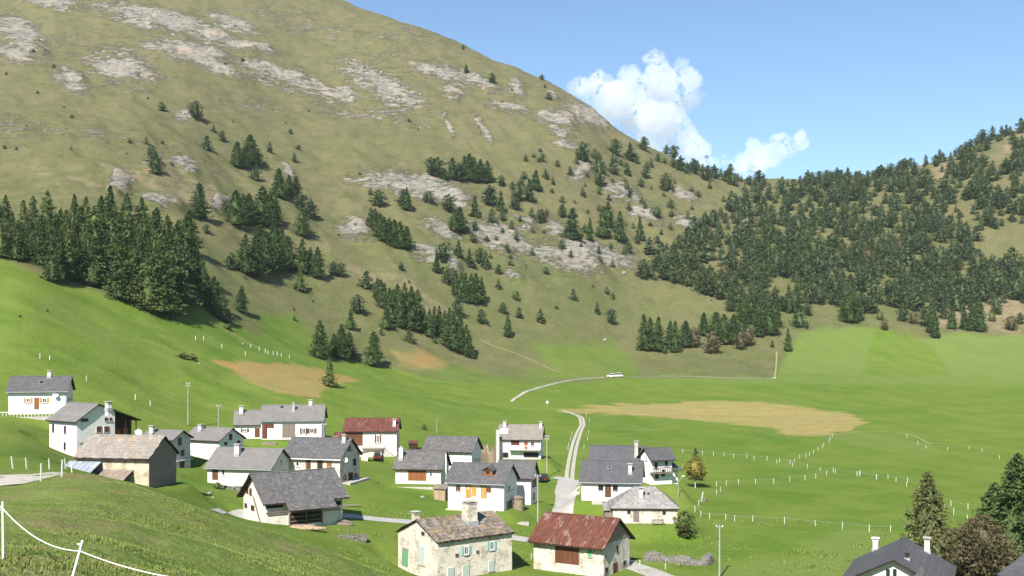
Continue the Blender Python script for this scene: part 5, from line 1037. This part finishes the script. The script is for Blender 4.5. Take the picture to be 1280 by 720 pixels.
for zn, L_ in zl.items():
    L_.sort(key=lambda t_: -t_[1]); nr = max(1, math.ceil(len(L_)/10)); per = math.ceil(len(L_)/nr)
    for r_ in range(nr):
        row = sorted(L_[r_*per:(r_+1)*per], key=lambda t_: t_[0])
        med = sorted(t_[2] for t_ in row)[len(row)//2] if row else 0
        for j, t_ in enumerate(row):
            if zn == 'bush':
                kd = 'russet brown bushy tree' if t_[3] == 'brown' else 'low rounded bush'
                plant(t_, '%s on the slopes, %s from the left in tier %s up' % (kd, ORD[j], ORD[r_]) if nr > 1 else '%s, %s from the left of the bushes' % (kd, ORD[j]), 'bush' if t_[3] == 'scrub' else 'tree', 'bushes and russet trees on the slopes'); continue
            tier = '' if nr == 1 else (', front row' if r_ == 0 else ', back row' if r_ == nr-1 else ', %s row back' % ORD[r_])
            sz = 'tall ' if t_[2] > med*1.15 else 'small ' if t_[2] < med*.75 else ''
            if len((sz+KW[t_[3]]+zn+tier).split()) > 12: sz = ''
            plant(t_, '%s%s, %s from left%s %s' % (sz, KW[t_[3]], ORD[j], tier, zn), 'conifer', 'conifers '+zn)
# the many smaller conifers of the far slopes read as one mass
BV, BF, BS, BT = [], [], [], []; off = 0
for a, b, hp, k, (x, y, z) in rest:
    big = SPEC['far'][rt.randrange(5)]; V, Fc, sh, tn = big['arr']
    if hp < 13:      # thin out the tiniest
        nf = int(len(Fc)*.62)
        Fc = np.vstack([Fc[:nf], Fc[-120:]])
    s_ = hp*y/F*1.04/10; w_ = s_*rt.uniform(.85, 1.2)*(1.25 if hp < 8 else 1); an = rt.uniform(0, 6.28); c_, n_ = math.cos(an), math.sin(an)
    BV.append(np.stack([(V[:, 0]*c_-V[:, 1]*n_)*w_+x, (V[:, 0]*n_+V[:, 1]*c_)*w_+y, V[:, 2]*s_+z-.2], 1)); BF.append(Fc+off); off += len(V); BS.append(sh); BT.append(tn+rt.random())
BT = [t_.astype(np.float32) for t_ in BT]
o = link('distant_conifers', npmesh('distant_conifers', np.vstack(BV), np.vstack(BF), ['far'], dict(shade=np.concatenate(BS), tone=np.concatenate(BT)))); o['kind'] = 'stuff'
print('TREES', len(single), len(rest), 'tris', sum(len(f_) for f_ in BF))

# individual garden and foreground trees
def bigtree(name, label, px, py, hp, kind, rad, mat, n, z0=.1, leaf=.45, ymin=100., seed=60, tm='bark', y=None, lean=0):
    if y: x = (px-640)/F*y; z = CZ+(HY-py)/F*y
    else: x, y, z = ray(px, py, ymin)
    h = hp*y/F; V, Fc, sh, tn = crown(seed, h, rad, kind, n, z0, leaf); t = empty(name, (x, y, z)); tag(t, label, 'tree')
    trunk(h, .022*h, .85, seed, 8).build('trunk', tm, t); link('crown', tmesh('crown', V, Fc, sh, tn, mat), t); return t
bigtree('larch_tree', 'small broad tree turning yellow-orange, pale trunk, right of the balconied house', 869, 610, 40, 'round', 2.4, 'autumn', 2600, .28, .34, tm='palebark', seed=61)
bigtree('spruce_tree', 'small green conifer peeking out right behind the yellowing broad tree', 869.5, 600, 40, 'cone', 1.7, 'larch', 1800, .1, .4, seed=62)
bigtree('bush', 'dense green bush by the right corner of the hipped stone cottage', 856, 671, 32, 'round', 1.6, 'bush', 2200, .0, .3, seed=63)
bigtree('spruce_tree', 'tall thin yellowing spruce rising behind the dark roof at bottom right', 1160, 712, 122, 'cone', 4.2, 'olive', 9000, .03, .42, seed=64, y=140.)
bigtree('russet_pine', 'broad brownish conifer left of the corner roof, under the dark spruces', 1228, 724, 80, 'round', 3.6, 'brownleaf', 7000, .0, .36, seed=65, y=126.)
bigtree('russet_pine', 'smaller olive-brown bushy conifer behind the right end of the dark roof', 1198, 722, 62, 'round', 2.8, 'olive', 4500, .0, .36, seed=66, y=131.)
bigtree('spruce_tree', 'large dark spruce at the right edge, tallest of the near trees', 1272, 720, 152, 'cone', 5.6, 'spruce', 14000, .0, .5, seed=67, y=134.)
bigtree('spruce_tree', 'dark spruce leaning on the left flank of the tallest right-edge spruce', 1243, 680, 76, 'cone', 3.9, 'spruce', 7000, .0, .45, seed=68, y=141.)
bigtree('bush', 'leafy shrub by the recessed door of the cream house with rubble edging', 271.5, 611, 9, 'round', .7, 'bush', 420, .0, .18, seed=69, ymin=150.)
for q, (a, b, w_) in enumerate(((240,450,1),(285,412,1),(228,448,0))): 
    o = bigtree('bush', ['dark bush in the gully right above the left meadow', 'dark scrub below the stand where the gully opens', 'small bush left of the gully bush'][q], a, b, 7, 'round', 1.6, 'bush', 600, 0, .4, seed=70+q, ymin=180.)

# creeper and rubble at the foot of the cream house
H_ = HS['G']
p = at(290, 611.5, 150.); m = MB(); rr = random.Random(9)
for i in range(26):
    x = rr.uniform(-3.2, 3.2); s_ = rr.uniform(.18, .42); m.box(x-s_, x+s_, -s_+rr.uniform(-.4, .4), s_, -.3, s_*rr.uniform(.5, 1.5))
o = m.build('rubble_edge', 'dry'); o.location = p; o.rotation_euler.z = H_['t']; tag(o, 'loose rubble edging along the front of the cream house with rubble edging', 'rubble')

# ------------------------------------------------------------------ knoll grass and meadow tufts
def tufts(name, n, fn, hmin, hmax, blades, mat, seed, wdt=.018):
    rs = np.random.RandomState(seed); x, y = fn(rs, n); z = gz(x, y); n = len(x)
    big = np.clip(.45+fbm(x, y, 3.2, 3)*1.2, .2, 1.3)
    V = []; S_ = []; T_ = []
    for b in range(blades):
        a = rs.uniform(0, 6.28, n); hh = rs.uniform(hmin, hmax, n)*big; r_ = rs.uniform(0, .09, n); ln = rs.uniform(.2, .9, n)*hh
        bx, by = x+r_*np.cos(a), y+r_*np.sin(a); w_ = wdt*rs.uniform(.7, 1.5, n); px_, py_ = -np.sin(a)*w_, np.cos(a)*w_
        A = np.stack([bx-px_, by-py_, z-.03], 1); B = np.stack([bx+px_, by+py_, z-.03], 1); C_ = np.stack([bx+ln*np.cos(a), by+ln*np.sin(a), z+hh], 1)
        V.append(np.stack([A, B, C_], 1).reshape(-1, 3)); S_.append(np.repeat(rs.rand(n)*.9, 3)); T_.append(np.repeat(np.clip(fbm(x, y, 5, 3)+.5, 0, .99), 3))
    V = np.vstack(V); o = link(name, npmesh(name, V, np.arange(len(V)).reshape(-1, 3), [mat], dict(shade=np.concatenate(S_), tone=np.concatenate(T_)))); o['kind'] = 'stuff'; return o
g = G('grass_blades'); c = g.mix(g.attr('tone'), (.085,.15,.02), (.14,.18,.035)); c = g.mix(g.attr('shade'), c, (.18,.215,.055)); g.col(c); g.b.inputs['Roughness'].default_value = .6; MT['blade'] = g.m
g = G('weed_leaves'); c = g.mix(g.attr('tone'), (.09,.11,.025), (.17,.13,.06)); c = g.mix(g.attr('shade'), c, (.19,.18,.07)); g.col(c); MT['weed'] = g.m
def area(y0, y1, u0, u1, pw=1.):
    def f_(rs, n):
        y = y0+(y1-y0)*rs.rand(n)**pw; u = rs.uniform(u0, u1, n); x = (u-640)/F*y; return x, y
    return f_
tufts('grass', 70000, area(13, 82, -60, 560, .8), .03, .095, 4, 'blade', 1, .013)
def weedy(rs, n):
    x, y = area(22, 78, -40, 430)(rs, n); k = fbm(x+9, y, 6, 3) > .16; return x[k], y[k]
tufts('weeds', 10000, weedy, .04, .12, 4, 'weed', 2, .02)
def rough_(rs, n):
    x, y = area(112, 175, 420, 1150)(rs, n); k = fbm(x+9, y, 9, 3) > .12
    for h_ in HS.values(): k &= (np.hypot(x-h_['C'][0], y-h_['C'][1]) > h_['L']*.62+1)
    return x[k], y[k]
tufts('rough_grass', 30000, rough_, .12, .42, 3, 'blade', 3, .05)

# ------------------------------------------------------------------ clouds: real bodies of vapour far behind the ridge
g = bpy.data.materials.new('cloud'); g.use_nodes = True; nt = g.node_tree; nt.nodes.remove(nt.nodes['Principled BSDF'])
vs_ = nt.nodes.new('ShaderNodeVolumeScatter'); vs_.inputs['Color'].default_value = (1, 1, 1, 1); vs_.inputs['Density'].default_value = .010; vs_.inputs['Anisotropy'].default_value = -.55
nt.links.new(vs_.outputs[0], nt.nodes['Material Output'].inputs['Volume']); MT['cloud'] = g
def cloud(name, label, blobs, D):
    import bmesh
    bm = bmesh.new()
    rc = random.Random(len(blobs))
    for px, py, r in blobs:
        q = Matrix.Translation(((px-640)/F*D, D+rc.uniform(-30, 30), CZ+(HY-py)/F*D)) @ Matrix.Diagonal((r*D/F, r*D/F*1.0, r*D/F*.92, 1))
        bmesh.ops.create_icosphere(bm, subdivisions=3, radius=1, matrix=q)
    me = bpy.data.meshes.new(name); bm.to_mesh(me); bm.free(); me.materials.append(MT['cloud'])
    c = Vector(((blobs[0][0]-640)/F*D, D, CZ+(HY-blobs[0][1])/F*D)); me.transform(Matrix.Translation(-c))
    o = link(name, me, None, c); md = o.modifiers.new('r', 'REMESH'); md.mode = 'VOXEL'; md.voxel_size = D*.9/F
    for sc_, st in ((60, 50), (24, 34), (9, 13)):
        tx = bpy.data.textures.new('puff', 'CLOUDS'); tx.noise_scale = sc_*D/3000; tx.noise_depth = 2; d = o.modifiers.new('d', 'DISPLACE'); d.texture = tx; d.strength = st*D/3000; d.mid_level = .5; d.texture_coords = 'LOCAL'
    tag(o, label, 'cloud'); return o
cloud('cloud', 'large white cumulus cloud rising behind the mountain ridge', [(800,135,34),(765,125,26),(738,112,18),(722,104,9),(822,108,26),(822,84,13),(838,100,18),(858,104,19),(872,100,9),(820,150,30),(845,160,24),(862,178,18),(790,100,18),(755,95,12),(812,175,24),(780,122,30),(858,122,20),(868,186,18),(852,196,20),(835,125,22),(850,86,9),(812,76,8)], 3200.)
cloud('cloud', 'small white cloud low over the saddle, right of the large cumulus', [(948,202,20),(950,192,14),(958,200,18),(935,200,14),(966,192,16),(984,184,13),(998,178,9),(972,174,10),(1000,170,5),(945,185,10),(925,208,8)], 3100.)
cloud('cloud', 'thin wisp of cloud between the two white clouds at the ridge', [(893,202,8),(903,200,7),(884,206,6),(910,203,4)], 3150.)

# ------------------------------------------------------------------ air
if HAZE > 0:
    g = bpy.data.materials.new('haze'); g.use_nodes = True; nt = g.node_tree; nt.nodes.remove(nt.nodes['Principled BSDF']); pv = nt.nodes.new('ShaderNodeVolumePrincipled')
    pv.inputs['Color'].default_value = (.80, .90, 1, 1); pv.inputs['Density'].default_value = HAZE; pv.inputs['Anisotropy'].default_value = .2
    nt.links.new(pv.outputs[0], nt.nodes['Material Output'].inputs['Volume']); MT['haze'] = g
    m = MB(); hi = float(Zw.max())+40; lo = float(Zw.min())-1; m.box(float(X.min())-5, float(X.max())+5, -60, 2640, lo, hi); o = m.build('haze', 'haze'); o['kind'] = 'stuff'
